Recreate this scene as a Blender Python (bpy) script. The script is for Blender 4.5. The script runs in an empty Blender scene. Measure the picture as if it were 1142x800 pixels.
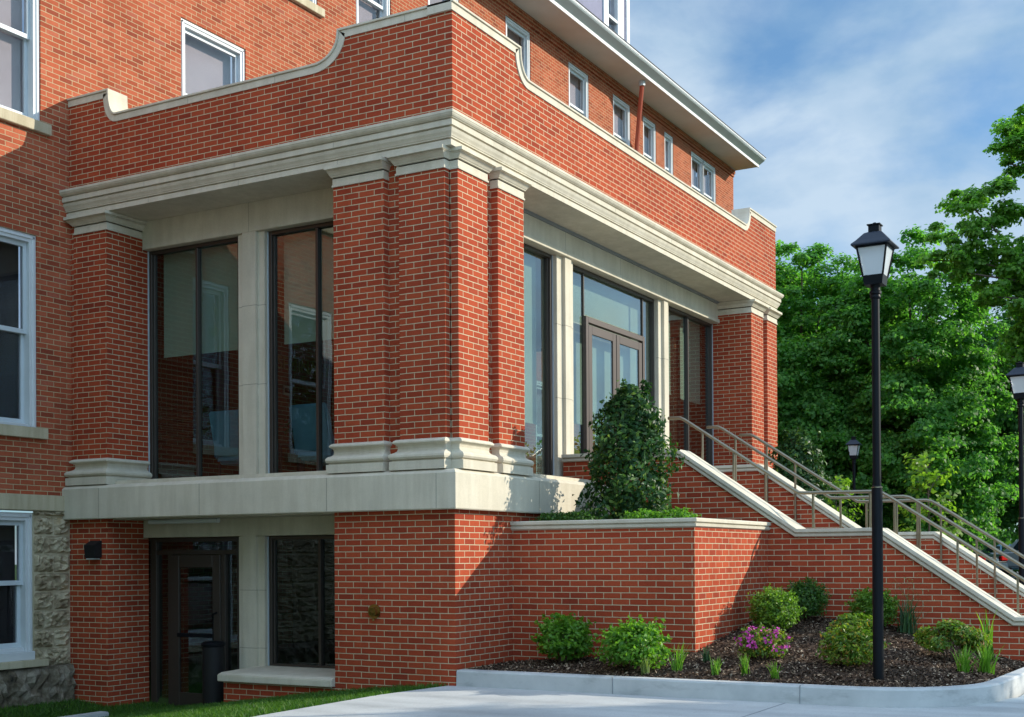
import bpy, bmesh, math, random
import numpy as np
from mathutils import Vector, Matrix

# ------------------------------------------------------------------ camera, world, sun, exposure
S = bpy.context.scene
COL = S.collection
rad = math.radians

cam_d = bpy.data.cameras.new('camera')
cam = bpy.data.objects.new('camera', cam_d)
COL.objects.link(cam)
S.camera = cam
YAW, PITCH, ROLL = 0.516125497, 0.00757353147, -0.00602660799
fw = Vector((math.cos(YAW) * math.cos(PITCH), math.sin(YAW) * math.cos(PITCH), math.sin(PITCH)))
rt = Vector((math.sin(YAW), -math.cos(YAW), 0))
up = rt.cross(fw)
cr, sr = math.cos(ROLL), math.sin(ROLL)
rt, up = cr * rt + sr * up, -sr * rt + cr * up
mw = Matrix((rt, up, -fw)).transposed().to_4x4()
mw.translation = Vector((-11.994, -7.526, 0.663))
cam.matrix_world = mw
cam_d.sensor_fit = 'HORIZONTAL'
cam_d.sensor_width = 36.0
cam_d.lens = 36.0 * 1434.97 / 1142.0
cam_d.shift_y = 211.4 / 1142.0
cam_d.clip_start = 0.1
cam_d.clip_end = 2000.0

SUN_DIR = Vector((0.85, -1.0, 0.58)).normalized()        # towards the sun
EL = math.asin(SUN_DIR.z)
AZ = math.atan2(SUN_DIR.x, SUN_DIR.y)

W = bpy.data.worlds.new('World')
S.world = W
W.use_nodes = True
wn, wl = W.node_tree.nodes, W.node_tree.links
wn.clear()
w_out = wn.new('ShaderNodeOutputWorld')
w_bg = wn.new('ShaderNodeBackground')
w_sky = wn.new('ShaderNodeTexSky')
w_sky.sky_type = 'NISHITA'
w_sky.sun_disc = False
w_sky.sun_elevation = EL
w_sky.sun_rotation = AZ
w_sky.air_density = 1.0
w_sky.dust_density = 0.6
w_sky.ozone_density = 2.0
w_bg.inputs['Strength'].default_value = 0.08
w_tc = wn.new('ShaderNodeTexCoord')
w_map = wn.new('ShaderNodeMapping')
w_map.inputs['Scale'].default_value = (1.0, 1.0, 1.9)
w_map.inputs['Location'].default_value = (5.0, 2.5, 0.3)
w_n1 = wn.new('ShaderNodeTexNoise')
w_n1.inputs['Scale'].default_value = 4.5
w_n1.inputs['Detail'].default_value = 10.0
w_n1.inputs['Roughness'].default_value = 0.54
w_n1.inputs['Distortion'].default_value = 0.25
w_r = wn.new('ShaderNodeValToRGB')
w_r.color_ramp.elements[0].position = 0.40
w_r.color_ramp.elements[0].color = (0.04, 0.04, 0.04, 1)
w_r.color_ramp.elements[1].position = 0.57
w_r.color_ramp.elements[1].color = (0.86, 0.86, 0.86, 1)
w_mix = wn.new('ShaderNodeMix')
w_mix.data_type = 'RGBA'
# lit and shaded parts of the cloud, in the sky texture's own units
w_n3 = wn.new('ShaderNodeTexNoise')
w_n3.inputs['Scale'].default_value = 7.0
w_n3.inputs['Detail'].default_value = 6.0
w_cc = wn.new('ShaderNodeValToRGB')
w_cc.color_ramp.elements[0].position = 0.36
w_cc.color_ramp.elements[0].color = (0.30, 0.47, 0.66, 1)
w_cc.color_ramp.elements[1].position = 0.60
w_cc.color_ramp.elements[1].color = (0.56, 0.69, 0.82, 1)
w_cs = wn.new('ShaderNodeVectorMath')
w_cs.operation = 'SCALE'
w_cs.inputs['Scale'].default_value = 9.0
wl.new(w_n3.outputs['Fac'], w_cc.inputs['Fac'])
wl.new(w_cc.outputs['Color'], w_cs.inputs[0])
wl.new(w_cs.outputs[0], w_mix.inputs['B'])
w_tint = wn.new('ShaderNodeMix')
w_tint.data_type = 'RGBA'
w_tint.blend_type = 'MULTIPLY'
w_tint.inputs['Factor'].default_value = 1.0
w_tint.inputs['B'].default_value = (0.62, 0.98, 1.22, 1)
wl.new(w_tc.outputs['Generated'], w_map.inputs['Vector'])
wl.new(w_map.outputs['Vector'], w_n1.inputs['Vector'])
wl.new(w_map.outputs['Vector'], w_n3.inputs['Vector'])
wl.new(w_n1.outputs['Fac'], w_r.inputs['Fac'])
wl.new(w_sky.outputs['Color'], w_tint.inputs['A'])
# a thin veil of high cloud under the broken banks
w_n2 = wn.new('ShaderNodeTexNoise')
w_n2.inputs['Scale'].default_value = 1.4
w_n2.inputs['Detail'].default_value = 6.0
w_n2.inputs['Distortion'].default_value = 0.5
wl.new(w_map.outputs['Vector'], w_n2.inputs['Vector'])
w_r2 = wn.new('ShaderNodeValToRGB')
w_r2.color_ramp.elements[0].position = 0.30
w_r2.color_ramp.elements[0].color = (0.08, 0.08, 0.08, 1)
w_r2.color_ramp.elements[1].position = 0.65
w_r2.color_ramp.elements[1].color = (0.30, 0.30, 0.30, 1)
wl.new(w_n2.outputs['Fac'], w_r2.inputs['Fac'])
w_scr = wn.new('ShaderNodeMix')
w_scr.data_type = 'RGBA'
w_scr.blend_type = 'SCREEN'
w_scr.inputs['Factor'].default_value = 1.0
wl.new(w_r.outputs['Color'], w_scr.inputs['A'])
wl.new(w_r2.outputs['Color'], w_scr.inputs['B'])
wl.new(w_scr.outputs['Result'], w_mix.inputs['Factor'])
wl.new(w_tint.outputs['Result'], w_mix.inputs['A'])
# added: sky behind the camera scaled brighter to lift the shaded walls
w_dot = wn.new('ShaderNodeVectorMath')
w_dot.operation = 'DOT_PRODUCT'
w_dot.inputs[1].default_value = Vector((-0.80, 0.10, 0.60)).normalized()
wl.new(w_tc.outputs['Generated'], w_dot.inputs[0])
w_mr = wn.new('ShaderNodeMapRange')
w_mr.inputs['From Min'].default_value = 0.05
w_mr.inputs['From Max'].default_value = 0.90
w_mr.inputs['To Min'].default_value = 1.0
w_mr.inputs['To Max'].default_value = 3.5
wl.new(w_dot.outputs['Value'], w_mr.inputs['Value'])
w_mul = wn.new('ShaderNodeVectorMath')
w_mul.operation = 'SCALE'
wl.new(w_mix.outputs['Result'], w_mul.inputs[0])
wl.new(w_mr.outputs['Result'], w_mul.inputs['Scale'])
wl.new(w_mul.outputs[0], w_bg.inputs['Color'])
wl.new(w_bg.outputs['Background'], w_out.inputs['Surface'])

sun_d = bpy.data.lights.new('sun', 'SUN')
sun_d.energy = 3.7
sun_d.angle = rad(0.53)
sun_d.color = (1.0, 0.93, 0.80)
sun = bpy.data.objects.new('sun', sun_d)
COL.objects.link(sun)
sun.rotation_euler = (-SUN_DIR).to_track_quat('-Z', 'Y').to_euler()
sun.location = SUN_DIR * 80

S.view_settings.view_transform = 'Standard'
S.view_settings.look = 'None'
S.view_settings.exposure = 0.62
S.view_settings.gamma = 1.0
S.view_settings.use_curve_mapping = False
S.cycles.use_denoising = True
S.cycles.max_bounces = 10
S.cycles.transparent_max_bounces = 24
S.cycles.glossy_bounces = 5
S.cycles.caustics_reflective = False
S.cycles.caustics_refractive = False

# ------------------------------------------------------------------ materials
MATS = {}


class NT:
    def __init__(self, name):
        self.m = bpy.data.materials.new(name)
        self.m.use_nodes = True
        self.n = self.m.node_tree.nodes
        self.l = self.m.node_tree.links
        self.n.clear()
        self.out = self.n.new('ShaderNodeOutputMaterial')
        self.p = self.n.new('ShaderNodeBsdfPrincipled')
        self.l.new(self.p.outputs[0], self.out.inputs['Surface'])
        MATS[name] = self.m

    def new(self, t, **kw):
        nd = self.n.new(t)
        for k, v in kw.items():
            setattr(nd, k, v)
        return nd

    def link(self, a, b):
        self.l.new(a, b)

    def pos(self):
        return self.new('ShaderNodeNewGeometry').outputs['Position']

    def noise(self, scale, detail=4.0, rough=0.55, vec=None, stretch=None):
        nd = self.new('ShaderNodeTexNoise')
        nd.inputs['Scale'].default_value = scale
        nd.inputs['Detail'].default_value = detail
        nd.inputs['Roughness'].default_value = rough
        v = vec or self.pos()
        if stretch:
            mp = self.new('ShaderNodeMapping')
            mp.inputs['Scale'].default_value = stretch
            self.link(v, mp.inputs['Vector'])
            v = mp.outputs['Vector']
        self.link(v, nd.inputs['Vector'])
        return nd.outputs['Fac']

    def ramp(self, fac, stops):
        r = self.new('ShaderNodeValToRGB')
        cr_ = r.color_ramp
        while len(cr_.elements) < len(stops):
            cr_.elements.new(0.5)
        for e, (p, c) in zip(cr_.elements, stops):
            e.position = p
            e.color = (*c, 1) if len(c) == 3 else c
        self.link(fac, r.inputs['Fac'])
        return r.outputs['Color']

    def mix(self, fac, a, b, blend='MIX'):
        x = self.new('ShaderNodeMix', data_type='RGBA', blend_type=blend)
        for sock, v in ((x.inputs['Factor'], fac), (x.inputs['A'], a), (x.inputs['B'], b)):
            if isinstance(v, (int, float)):
                sock.default_value = v
            elif isinstance(v, tuple):
                sock.default_value = (*v, 1)
            else:
                self.link(v, sock)
        return x.outputs['Result']

    def math(self, op, a, b=0.0):
        x = self.new('ShaderNodeMath', operation=op)
        for i, v in enumerate((a, b)):
            if isinstance(v, (int, float)):
                x.inputs[i].default_value = v
            else:
                self.link(v, x.inputs[i])
        return x.outputs[0]

    def set(self, color=None, rough=None, metal=None, spec=None, normal=None):
        for k, v in (('Base Color', color), ('Roughness', rough), ('Metallic', metal), ('Specular IOR Level', spec)):
            if v is None:
                continue
            if isinstance(v, tuple):
                self.p.inputs[k].default_value = (*v, 1)
            elif isinstance(v, (int, float)):
                self.p.inputs[k].default_value = v
            else:
                self.link(v, self.p.inputs[k])
        return self

    def bump(self, height, strength=0.3, dist=0.01):
        b = self.new('ShaderNodeBump')
        b.inputs['Strength'].default_value = strength
        b.inputs['Distance'].default_value = dist
        self.link(height, b.inputs['Height'])
        self.link(b.outputs['Normal'], self.p.inputs['Normal'])
        return self


def brick_mat(name, stops, mortar, uoff=0.0, voff=-0.0528, width=0.215, row=0.069, mort=0.0058, dirt=0.25):
    t = NT(name)
    g = t.new('ShaderNodeNewGeometry')
    sp = t.new('ShaderNodeSeparateXYZ')
    t.link(g.outputs['Position'], sp.inputs[0])
    sn = t.new('ShaderNodeSeparateXYZ')
    t.link(g.outputs['True Normal'], sn.inputs[0])
    isx = t.math('GREATER_THAN', t.math('ABSOLUTE', sn.outputs['X']), 0.5)
    isz = t.math('GREATER_THAN', t.math('ABSOLUTE', sn.outputs['Z']), 0.7)
    u = t.math('ADD', t.math('MULTIPLY', sp.outputs['Y'], isx), t.math('MULTIPLY', sp.outputs['X'], t.math('SUBTRACT', 1.0, isx)))
    v = t.math('ADD', t.math('MULTIPLY', sp.outputs['Z'], t.math('SUBTRACT', 1.0, isz)), t.math('MULTIPLY', sp.outputs['Y'], isz))
    cb = t.new('ShaderNodeCombineXYZ')
    t.link(t.math('ADD', u, uoff), cb.inputs[0])
    t.link(t.math('ADD', v, voff), cb.inputs[1])
    # a hair of waviness in the joints
    wob = t.new('ShaderNodeTexNoise')
    wob.inputs['Scale'].default_value = 5.0
    t.link(cb.outputs[0], wob.inputs['Vector'])
    va = t.new('ShaderNodeVectorMath', operation='SCALE')
    vs = t.new('ShaderNodeVectorMath', operation='SUBTRACT')
    t.link(wob.outputs['Color'], vs.inputs[0])
    vs.inputs[1].default_value = (0.5, 0.5, 0.5)
    t.link(vs.outputs[0], va.inputs[0])
    va.inputs['Scale'].default_value = 0.006
    vv = t.new('ShaderNodeVectorMath', operation='ADD')
    t.link(cb.outputs[0], vv.inputs[0])
    t.link(va.outputs[0], vv.inputs[1])
    b = t.new('ShaderNodeTexBrick')
    b.offset = 0.5
    b.inputs['Color1'].default_value = (0, 0, 0, 1)
    b.inputs['Color2'].default_value = (1, 1, 1, 1)
    b.inputs['Mortar'].default_value = (0.5, 0.5, 0.5, 1)
    b.inputs['Scale'].default_value = 1.0
    b.inputs['Brick Width'].default_value = width
    b.inputs['Row Height'].default_value = row
    b.inputs['Mortar Size'].default_value = mort
    b.inputs['Mortar Smooth'].default_value = 0.15
    t.link(vv.outputs[0], b.inputs['Vector'])
    col = t.ramp(b.outputs['Color'], stops)
    fine = t.noise(55.0, 3.0, 0.6)
    col = t.mix(0.28, col, t.ramp(fine, [(0.3, (0.55, 0.55, 0.55)), (0.7, (1.3, 1.3, 1.3))]), 'MULTIPLY')
    big = t.noise(0.7, 5.0, 0.6)
    col = t.mix(dirt, col, t.ramp(big, [(0.3, (0.72, 0.70, 0.70)), (0.7, (1.15, 1.12, 1.1))]), 'MULTIPLY')
    mcol = t.mix(0.35, mortar, t.ramp(t.noise(9.0, 4.0), [(0.3, (0.6, 0.6, 0.6)), (0.7, (1.25, 1.25, 1.25))]), 'MULTIPLY')
    col = t.mix(b.outputs['Fac'], col, mcol)
    stn = t.noise(1.1, 6.0, 0.65, stretch=(1.6, 1.6, 0.5))
    col = t.mix(0.30, col, t.ramp(stn, [(0.36, (0.62, 0.60, 0.60)), (0.5, (1.0, 1.0, 1.0)), (0.72, (1.12, 1.12, 1.14))]), 'MULTIPLY')
    t.set(color=col, rough=0.92, spec=0.1)
    h = t.math('ADD', t.math('MULTIPLY', t.math('SUBTRACT', 1.0, b.outputs['Fac']), 1.0), t.math('MULTIPLY', fine, 0.3))
    t.bump(h, 0.55, 0.006)
    return t.m


brick_mat('brick_new', [(0.0, (0.27, 0.045, 0.022)), (0.15, (0.33, 0.054, 0.024)), (0.5, (0.375, 0.063, 0.027)), (0.85, (0.41, 0.076, 0.031)), (1.0, (0.32, 0.055, 0.026))],
          (0.52, 0.44, 0.28), uoff=-0.201, mort=0.0050, dirt=0.4)
brick_mat('brick_old', [(0.0, (0.26, 0.062, 0.034)), (0.2, (0.34, 0.080, 0.038)), (0.7, (0.405, 0.100, 0.048)), (0.92, (0.44, 0.125, 0.065)), (1.0, (0.33, 0.095, 0.06))],
          (0.46, 0.36, 0.21), uoff=0.05, voff=0.02, mort=0.0052, dirt=0.4)


def simple(name, color, rough=0.6, metal=0.0, spec=0.5, var=0.0, vscale=3.0, bump=0.0, bscale=40.0):
    t = NT(name)
    c = color
    if var:
        c = t.mix(var, color, t.ramp(t.noise(vscale, 5.0, 0.6), [(0.3, (0.55, 0.55, 0.55)), (0.7, (1.35, 1.35, 1.35))]), 'MULTIPLY')
    t.set(color=c, rough=rough, metal=metal, spec=spec)
    if bump:
        t.bump(t.noise(bscale, 4.0), bump, 0.004)
    return t.m


def stone_mat(name, base, streak=0.35):
    t = NT(name)
    a = t.noise(1.7, 6.0, 0.62)
    c = t.mix(0.30, base, t.ramp(a, [(0.32, (0.66, 0.66, 0.64)), (0.68, (1.22, 1.21, 1.18))]), 'MULTIPLY')
    st = t.noise(2.4, 4.0, 0.6, stretch=(3.2, 3.2, 0.35))
    c = t.mix(streak, c, t.ramp(st, [(0.40, (0.70, 0.66, 0.58)), (0.60, (1.05, 1.05, 1.05))]), 'MULTIPLY')
    sp = t.noise(120.0, 2.0, 0.5)
    c = t.mix(0.18, c, t.ramp(sp, [(0.35, (0.6, 0.6, 0.6)), (0.65, (1.2, 1.2, 1.2))]), 'MULTIPLY')
    t.set(color=c, rough=0.82, spec=0.3)
    t.bump(t.math('ADD', sp, t.math('MULTIPLY', a, 0.5)), 0.15, 0.004)
    return t.m


stone_mat('limestone', (0.60, 0.545, 0.43), 0.26)
stone_mat('limestone_old', (0.52, 0.45, 0.31), 0.5)
simple('stone_joint', (0.30, 0.27, 0.21), 0.95)

t = NT('rough_stone')
a = t.noise(3.0, 6.0, 0.65)
c = t.ramp(a, [(0.28, (0.12, 0.09, 0.05)), (0.45, (0.34, 0.27, 0.17)), (0.6, (0.52, 0.44, 0.30)), (0.78, (0.44, 0.29, 0.13))])
c = t.mix(0.45, c, t.ramp(t.noise(18.0, 5.0, 0.7), [(0.35, (0.5, 0.5, 0.5)), (0.65, (1.25, 1.25, 1.25))]), 'MULTIPLY')
t.set(color=c, rough=0.95, spec=0.2)
t.bump(t.noise(14.0, 6.0, 0.7), 0.9, 0.03)

t = NT('rubble_stone')
a = t.noise(4.2, 7.0, 0.7)
c = t.ramp(a, [(0.3, (0.03, 0.026, 0.02)), (0.46, (0.17, 0.135, 0.09)), (0.64, (0.36, 0.31, 0.24))])
t.set(color=c, rough=0.95, spec=0.2)
t.bump(t.noise(9.0, 7.0, 0.75), 1.0, 0.05)

t = NT('concrete')
a = t.noise(0.8, 7.0, 0.6)
c = t.ramp(a, [(0.3, (0.43, 0.44, 0.43)), (0.7, (0.56, 0.57, 0.55))])
c = t.mix(0.25, c, t.ramp(t.noise(60.0, 3.0, 0.6), [(0.35, (0.7, 0.7, 0.7)), (0.65, (1.15, 1.15, 1.15))]), 'MULTIPLY')
c = t.mix(0.35, c, t.ramp(t.noise(3.0, 6.0, 0.7, stretch=(1.0, 0.35, 1.0)), [(0.30, (0.58, 0.58, 0.58)), (0.50, (1.0, 1.0, 1.0))]), 'MULTIPLY')
c = t.mix(0.5, c, t.ramp(t.noise(34.0, 2.0, 0.5), [(0.27, (0.45, 0.44, 0.42)), (0.34, (1.0, 1.0, 1.0))]), 'MULTIPLY')
c = t.mix(0.55, c, t.ramp(t.noise(0.55, 3.0, 0.5, stretch=(3.0, 0.25, 1.0)), [(0.36, (0.66, 0.66, 0.67)), (0.52, (1.0, 1.0, 1.0))]), 'MULTIPLY')
t.set(color=c, rough=0.85, spec=0.25)
t.bump(t.noise(80.0, 3.0), 0.12, 0.003)

t = NT('kerb_concrete')
a = t.noise(2.0, 7.0, 0.65)
c = t.ramp(a, [(0.3, (0.40, 0.41, 0.40)), (0.7, (0.55, 0.55, 0.53))])
c = t.mix(0.5, c, t.ramp(t.noise(2.2, 5.0, 0.7, stretch=(1, 1, 3.0)), [(0.30, (0.55, 0.55, 0.55)), (0.45, (1, 1, 1))]), 'MULTIPLY')
t.set(color=c, rough=0.85, spec=0.3)
t.bump(t.noise(90.0, 3.0), 0.15, 0.003)

simple('joint_dark', (0.26, 0.27, 0.27), 0.9)
simple('asphalt', (0.13, 0.13, 0.135), 0.9, var=0.3, vscale=0.6)
simple('bronze_frame', (0.055, 0.043, 0.034), 0.42, 0.3, var=0.15, vscale=2.0)
simple('bronze_door', (0.085, 0.060, 0.047), 0.42, 0.3, var=0.15, vscale=2.0)
simple('sealant', (0.42, 0.47, 0.50), 0.6)
simple('grey_trim', (0.25, 0.27, 0.28), 0.5, 0.2)
simple('white_paint', (0.62, 0.64, 0.64), 0.5, var=0.12, vscale=4.0)
simple('soffit_paint', (0.58, 0.58, 0.55), 0.7, var=0.18, vscale=1.5)
simple('gutter_paint', (0.50, 0.56, 0.58), 0.45, 0.1, var=0.15, vscale=2.0)
simple('sash_paint', (0.55, 0.60, 0.62), 0.5, var=0.12)
simple('roof_slate', (0.035, 0.037, 0.045), 0.8, var=0.3, vscale=6.0)
simple('dormer_shingle', (0.20, 0.20, 0.29), 0.8, var=0.25, vscale=5.0)
simple('blind_fabric', (0.50, 0.45, 0.43), 0.9, var=0.25, vscale=1.2)
simple('shade_fabric', (0.60, 0.57, 0.45), 0.9, var=0.12, vscale=2.0)
simple('dark_room', (0.03, 0.028, 0.026), 0.9)
simple('ceiling_white', (0.62, 0.60, 0.56), 0.9)
simple('room_floor', (0.20, 0.15, 0.11), 0.6, var=0.3)
simple('black_metal', (0.005, 0.006, 0.008), 0.5, 0.0, 0.14, var=0.2, vscale=6.0)
simple('roof_metal', (0.016, 0.022, 0.036), 0.45, 0.0, 0.3)
simple('brushed_steel', (0.25, 0.215, 0.155), 0.36, 1.0, var=0.15, vscale=10.0)
simple('red_pipe', (0.42, 0.07, 0.03), 0.5, var=0.15)
simple('brass', (0.30, 0.20, 0.07), 0.4, 1.0, var=0.3, vscale=12.0)
simple('gold_letter', (0.40, 0.24, 0.06), 0.4, 0.8)
simple('blue_fabric', (0.26, 0.40, 0.54), 0.85, var=0.2, vscale=8.0)
simple('dark_wood', (0.13, 0.025, 0.02), 0.45, var=0.2)
simple('white_ceramic', (0.65, 0.66, 0.63), 0.4)
simple('soil', (0.045, 0.03, 0.02), 0.95, var=0.4, vscale=12.0, bump=0.8, bscale=30.0)
simple('sconce_dark', (0.013, 0.012, 0.012), 0.6, 0.0, 0.25)
simple('car_silver', (0.42, 0.43, 0.45), 0.3, 0.4)
simple('car_dark', (0.022, 0.035, 0.038), 0.25, 0.2)
simple('car_blue', (0.22, 0.40, 0.55), 0.25, 0.3)
simple('rubber', (0.015, 0.015, 0.015), 0.85)
simple('red_lens', (0.75, 0.015, 0.012), 0.25)
simple('chrome', (0.6, 0.6, 0.6), 0.2, 1.0)
simple('bark', (0.075, 0.055, 0.042), 0.95, var=0.5, vscale=6.0, bump=0.8, bscale=18.0)
simple('twig', (0.10, 0.065, 0.04), 0.9)
simple('petal', (0.62, 0.055, 0.36), 0.6, var=0.35, vscale=30.0)

t = NT('car_glass')
t.set(color=(0.015, 0.022, 0.025), rough=0.06, spec=0.8)

t = NT('mulch')
a = t.noise(22.0, 6.0, 0.7)
c = t.ramp(a, [(0.3, (0.012, 0.008, 0.006)), (0.5, (0.055, 0.034, 0.022)), (0.68, (0.13, 0.085, 0.055))])
t.set(color=c, rough=0.95, spec=0.2)
t.bump(t.noise(30.0, 5.0, 0.7), 1.0, 0.03)

t = NT('mulch_chip')
g = t.new('ShaderNodeNewGeometry')
c = t.ramp(g.outputs['Random Per Island'], [(0.0, (0.018, 0.011, 0.008)), (0.4, (0.075, 0.043, 0.026)), (0.7, (0.19, 0.12, 0.075)), (0.9, (0.34, 0.24, 0.16)), (1.0, (0.46, 0.36, 0.26))])
t.set(color=c, rough=0.9, spec=0.2)

t = NT('ground')
a = t.noise(0.5, 6.0, 0.65)
c = t.ramp(a, [(0.35, (0.028, 0.05, 0.014)), (0.65, (0.05, 0.085, 0.022))])
t.set(color=c, rough=0.95, spec=0.1)


def glass_mat(name, tint, ior=1.5, boost=1.0):
    t = NT(name)
    t.n.remove(t.p)
    tr = t.new('ShaderNodeBsdfTransparent')
    tr.inputs['Color'].default_value = (*tint, 1)
    gl = t.new('ShaderNodeBsdfGlossy')
    gl.inputs['Roughness'].default_value = 0.0
    gl.inputs['Color'].default_value = (0.92, 0.98, 1.0, 1)
    fr = t.new('ShaderNodeFresnel')
    fr.inputs['IOR'].default_value = ior
    # very slight waviness of the pane
    nz = t.new('ShaderNodeTexNoise')
    nz.inputs['Scale'].default_value = 1.6
    t.link(t.pos(), nz.inputs['Vector'])
    b = t.new('ShaderNodeBump')
    b.inputs['Strength'].default_value = 0.05
    b.inputs['Distance'].default_value = 0.02
    t.link(nz.outputs['Fac'], b.inputs['Height'])
    t.link(b.outputs['Normal'], gl.inputs['Normal'])
    mx = t.new('ShaderNodeMixShader')
    gm = t.new('ShaderNodeNewGeometry')
    front = t.math('SUBTRACT', 1.0, gm.outputs['Backfacing'])
    t.link(t.math('MULTIPLY', t.math('MINIMUM', t.math('MULTIPLY', fr.outputs[0], boost), 1.0), front), mx.inputs[0])
    t.link(tr.outputs[0], mx.inputs[1])
    t.link(gl.outputs[0], mx.inputs[2])
    t.link(mx.outputs[0], t.out.inputs['Surface'])
    return t.m


glass_mat('window_glass', (0.68, 0.76, 0.74), 1.55, 2.1)
glass_mat('old_glass', (0.84, 0.83, 0.85), 1.55, 1.3)
glass_mat('car_window', (0.35, 0.40, 0.40), 1.5, 1.2)

t = NT('lantern_glass')
t.set(color=(0.72, 0.74, 0.74), rough=0.35, spec=0.5)
t.p.inputs['Transmission Weight'].default_value = 0.35


def leaf_mat(name, stops, trans=0.35, rough=0.5, spec=0.35):
    t = NT(name)
    g = t.new('ShaderNodeNewGeometry')
    c = t.ramp(g.outputs['Random Per Island'], stops)
    c = t.mix(0.45, c, t.ramp(t.noise(0.9, 3.0, 0.6), [(0.35, (0.66, 0.72, 0.6)), (0.65, (1.25, 1.2, 1.1))]), 'MULTIPLY')
    t.set(color=c, rough=rough, spec=spec)
    tl = t.new('ShaderNodeBsdfTranslucent')
    t.link(t.mix(1.0, c, (1.5, 1.7, 0.7), 'MULTIPLY'), tl.inputs['Color'])
    mx = t.new('ShaderNodeMixShader')
    mx.inputs[0].default_value = trans
    t.link(t.p.outputs[0], mx.inputs[1])
    t.link(tl.outputs[0], mx.inputs[2])
    t.link(mx.outputs[0], t.out.inputs['Surface'])
    return t.m


leaf_mat('leaf_maple', [(0.0, (0.06, 0.18, 0.04)), (0.6, (0.10, 0.275, 0.055)), (1.0, (0.18, 0.38, 0.07))], 0.58)
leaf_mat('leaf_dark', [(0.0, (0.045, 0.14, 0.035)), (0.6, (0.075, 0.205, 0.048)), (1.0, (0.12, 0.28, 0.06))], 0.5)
leaf_mat('leaf_locust', [(0.0, (0.08, 0.19, 0.03)), (0.6, (0.14, 0.30, 0.05)), (1.0, (0.24, 0.42, 0.08))], 0.66)
leaf_mat('leaf_holly', [(0.0, (0.018, 0.055, 0.018)), (0.7, (0.038, 0.105, 0.028)), (0.9, (0.09, 0.18, 0.04)), (1.0, (0.20, 0.29, 0.05))], 0.25, 0.45, 0.22)
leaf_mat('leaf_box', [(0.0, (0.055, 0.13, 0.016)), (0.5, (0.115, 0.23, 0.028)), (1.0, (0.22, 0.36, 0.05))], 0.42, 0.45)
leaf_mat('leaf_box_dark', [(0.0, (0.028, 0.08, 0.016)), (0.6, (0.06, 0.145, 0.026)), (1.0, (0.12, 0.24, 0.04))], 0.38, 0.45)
leaf_mat('leaf_bright', [(0.0, (0.07, 0.18, 0.02)), (0.5, (0.12, 0.28, 0.03)), (1.0, (0.22, 0.40, 0.05))], 0.45, 0.45)
leaf_mat('leaf_sapling', [(0.0, (0.09, 0.19, 0.018)), (0.5, (0.15, 0.28, 0.028)), (1.0, (0.24, 0.36, 0.05))], 0.5, 0.5)
leaf_mat('leaf_rhodo', [(0.0, (0.06, 0.13, 0.02)), (0.5, (0.13, 0.24, 0.032)), (0.82, (0.25, 0.34, 0.05)), (0.95, (0.34, 0.22, 0.04)), (1.0, (0.34, 0.11, 0.04))], 0.4, 0.45)
leaf_mat('blade_green', [(0.0, (0.08, 0.20, 0.02)), (0.5, (0.14, 0.31, 0.03)), (1.0, (0.24, 0.42, 0.05))], 0.4, 0.5)
leaf_mat('blade_iris', [(0.0, (0.022, 0.065, 0.028)), (1.0, (0.06, 0.13, 0.05))], 0.3, 0.45)
leaf_mat('blade_pale', [(0.0, (0.16, 0.22, 0.06)), (1.0, (0.32, 0.38, 0.14))], 0.4, 0.5)
leaf_mat('lawn_blade', [(0.0, (0.035, 0.10, 0.012)), (0.6, (0.06, 0.16, 0.018)), (1.0, (0.12, 0.22, 0.03))], 0.4, 0.5)
leaf_mat('seed_stalk', [(0.0, (0.10, 0.13, 0.04)), (1.0, (0.25, 0.19, 0.08))], 0.3, 0.6)

# ------------------------------------------------------------------ mesh helpers


def tag(o, label=None, cat=None, group=None, kind=None):
    for k, v in (('label', label), ('category', cat), ('group', group), ('kind', kind)):
        if v:
            o[k] = v
    return o


def thing(name, label, cat, loc=(0, 0, 0), rz=0.0, group=None):
    o = bpy.data.objects.new(name, None)
    o.empty_display_size = 0.2
    COL.objects.link(o)
    o.location = loc
    o.rotation_euler = (0, 0, rz)
    return tag(o, label, cat, group)


def world_loc(o):
    v = Vector((0, 0, 0))
    while o is not None:
        v = v + o.location
        o = o.parent
    return v


def link_obj(name, me, mat, parent=None):
    o = bpy.data.objects.new(name, me)
    COL.objects.link(o)
    if mat is not None and not me.materials:
        me.materials.append(MATS[mat])
    if parent is not None:
        o.parent = parent
    return o


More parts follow.
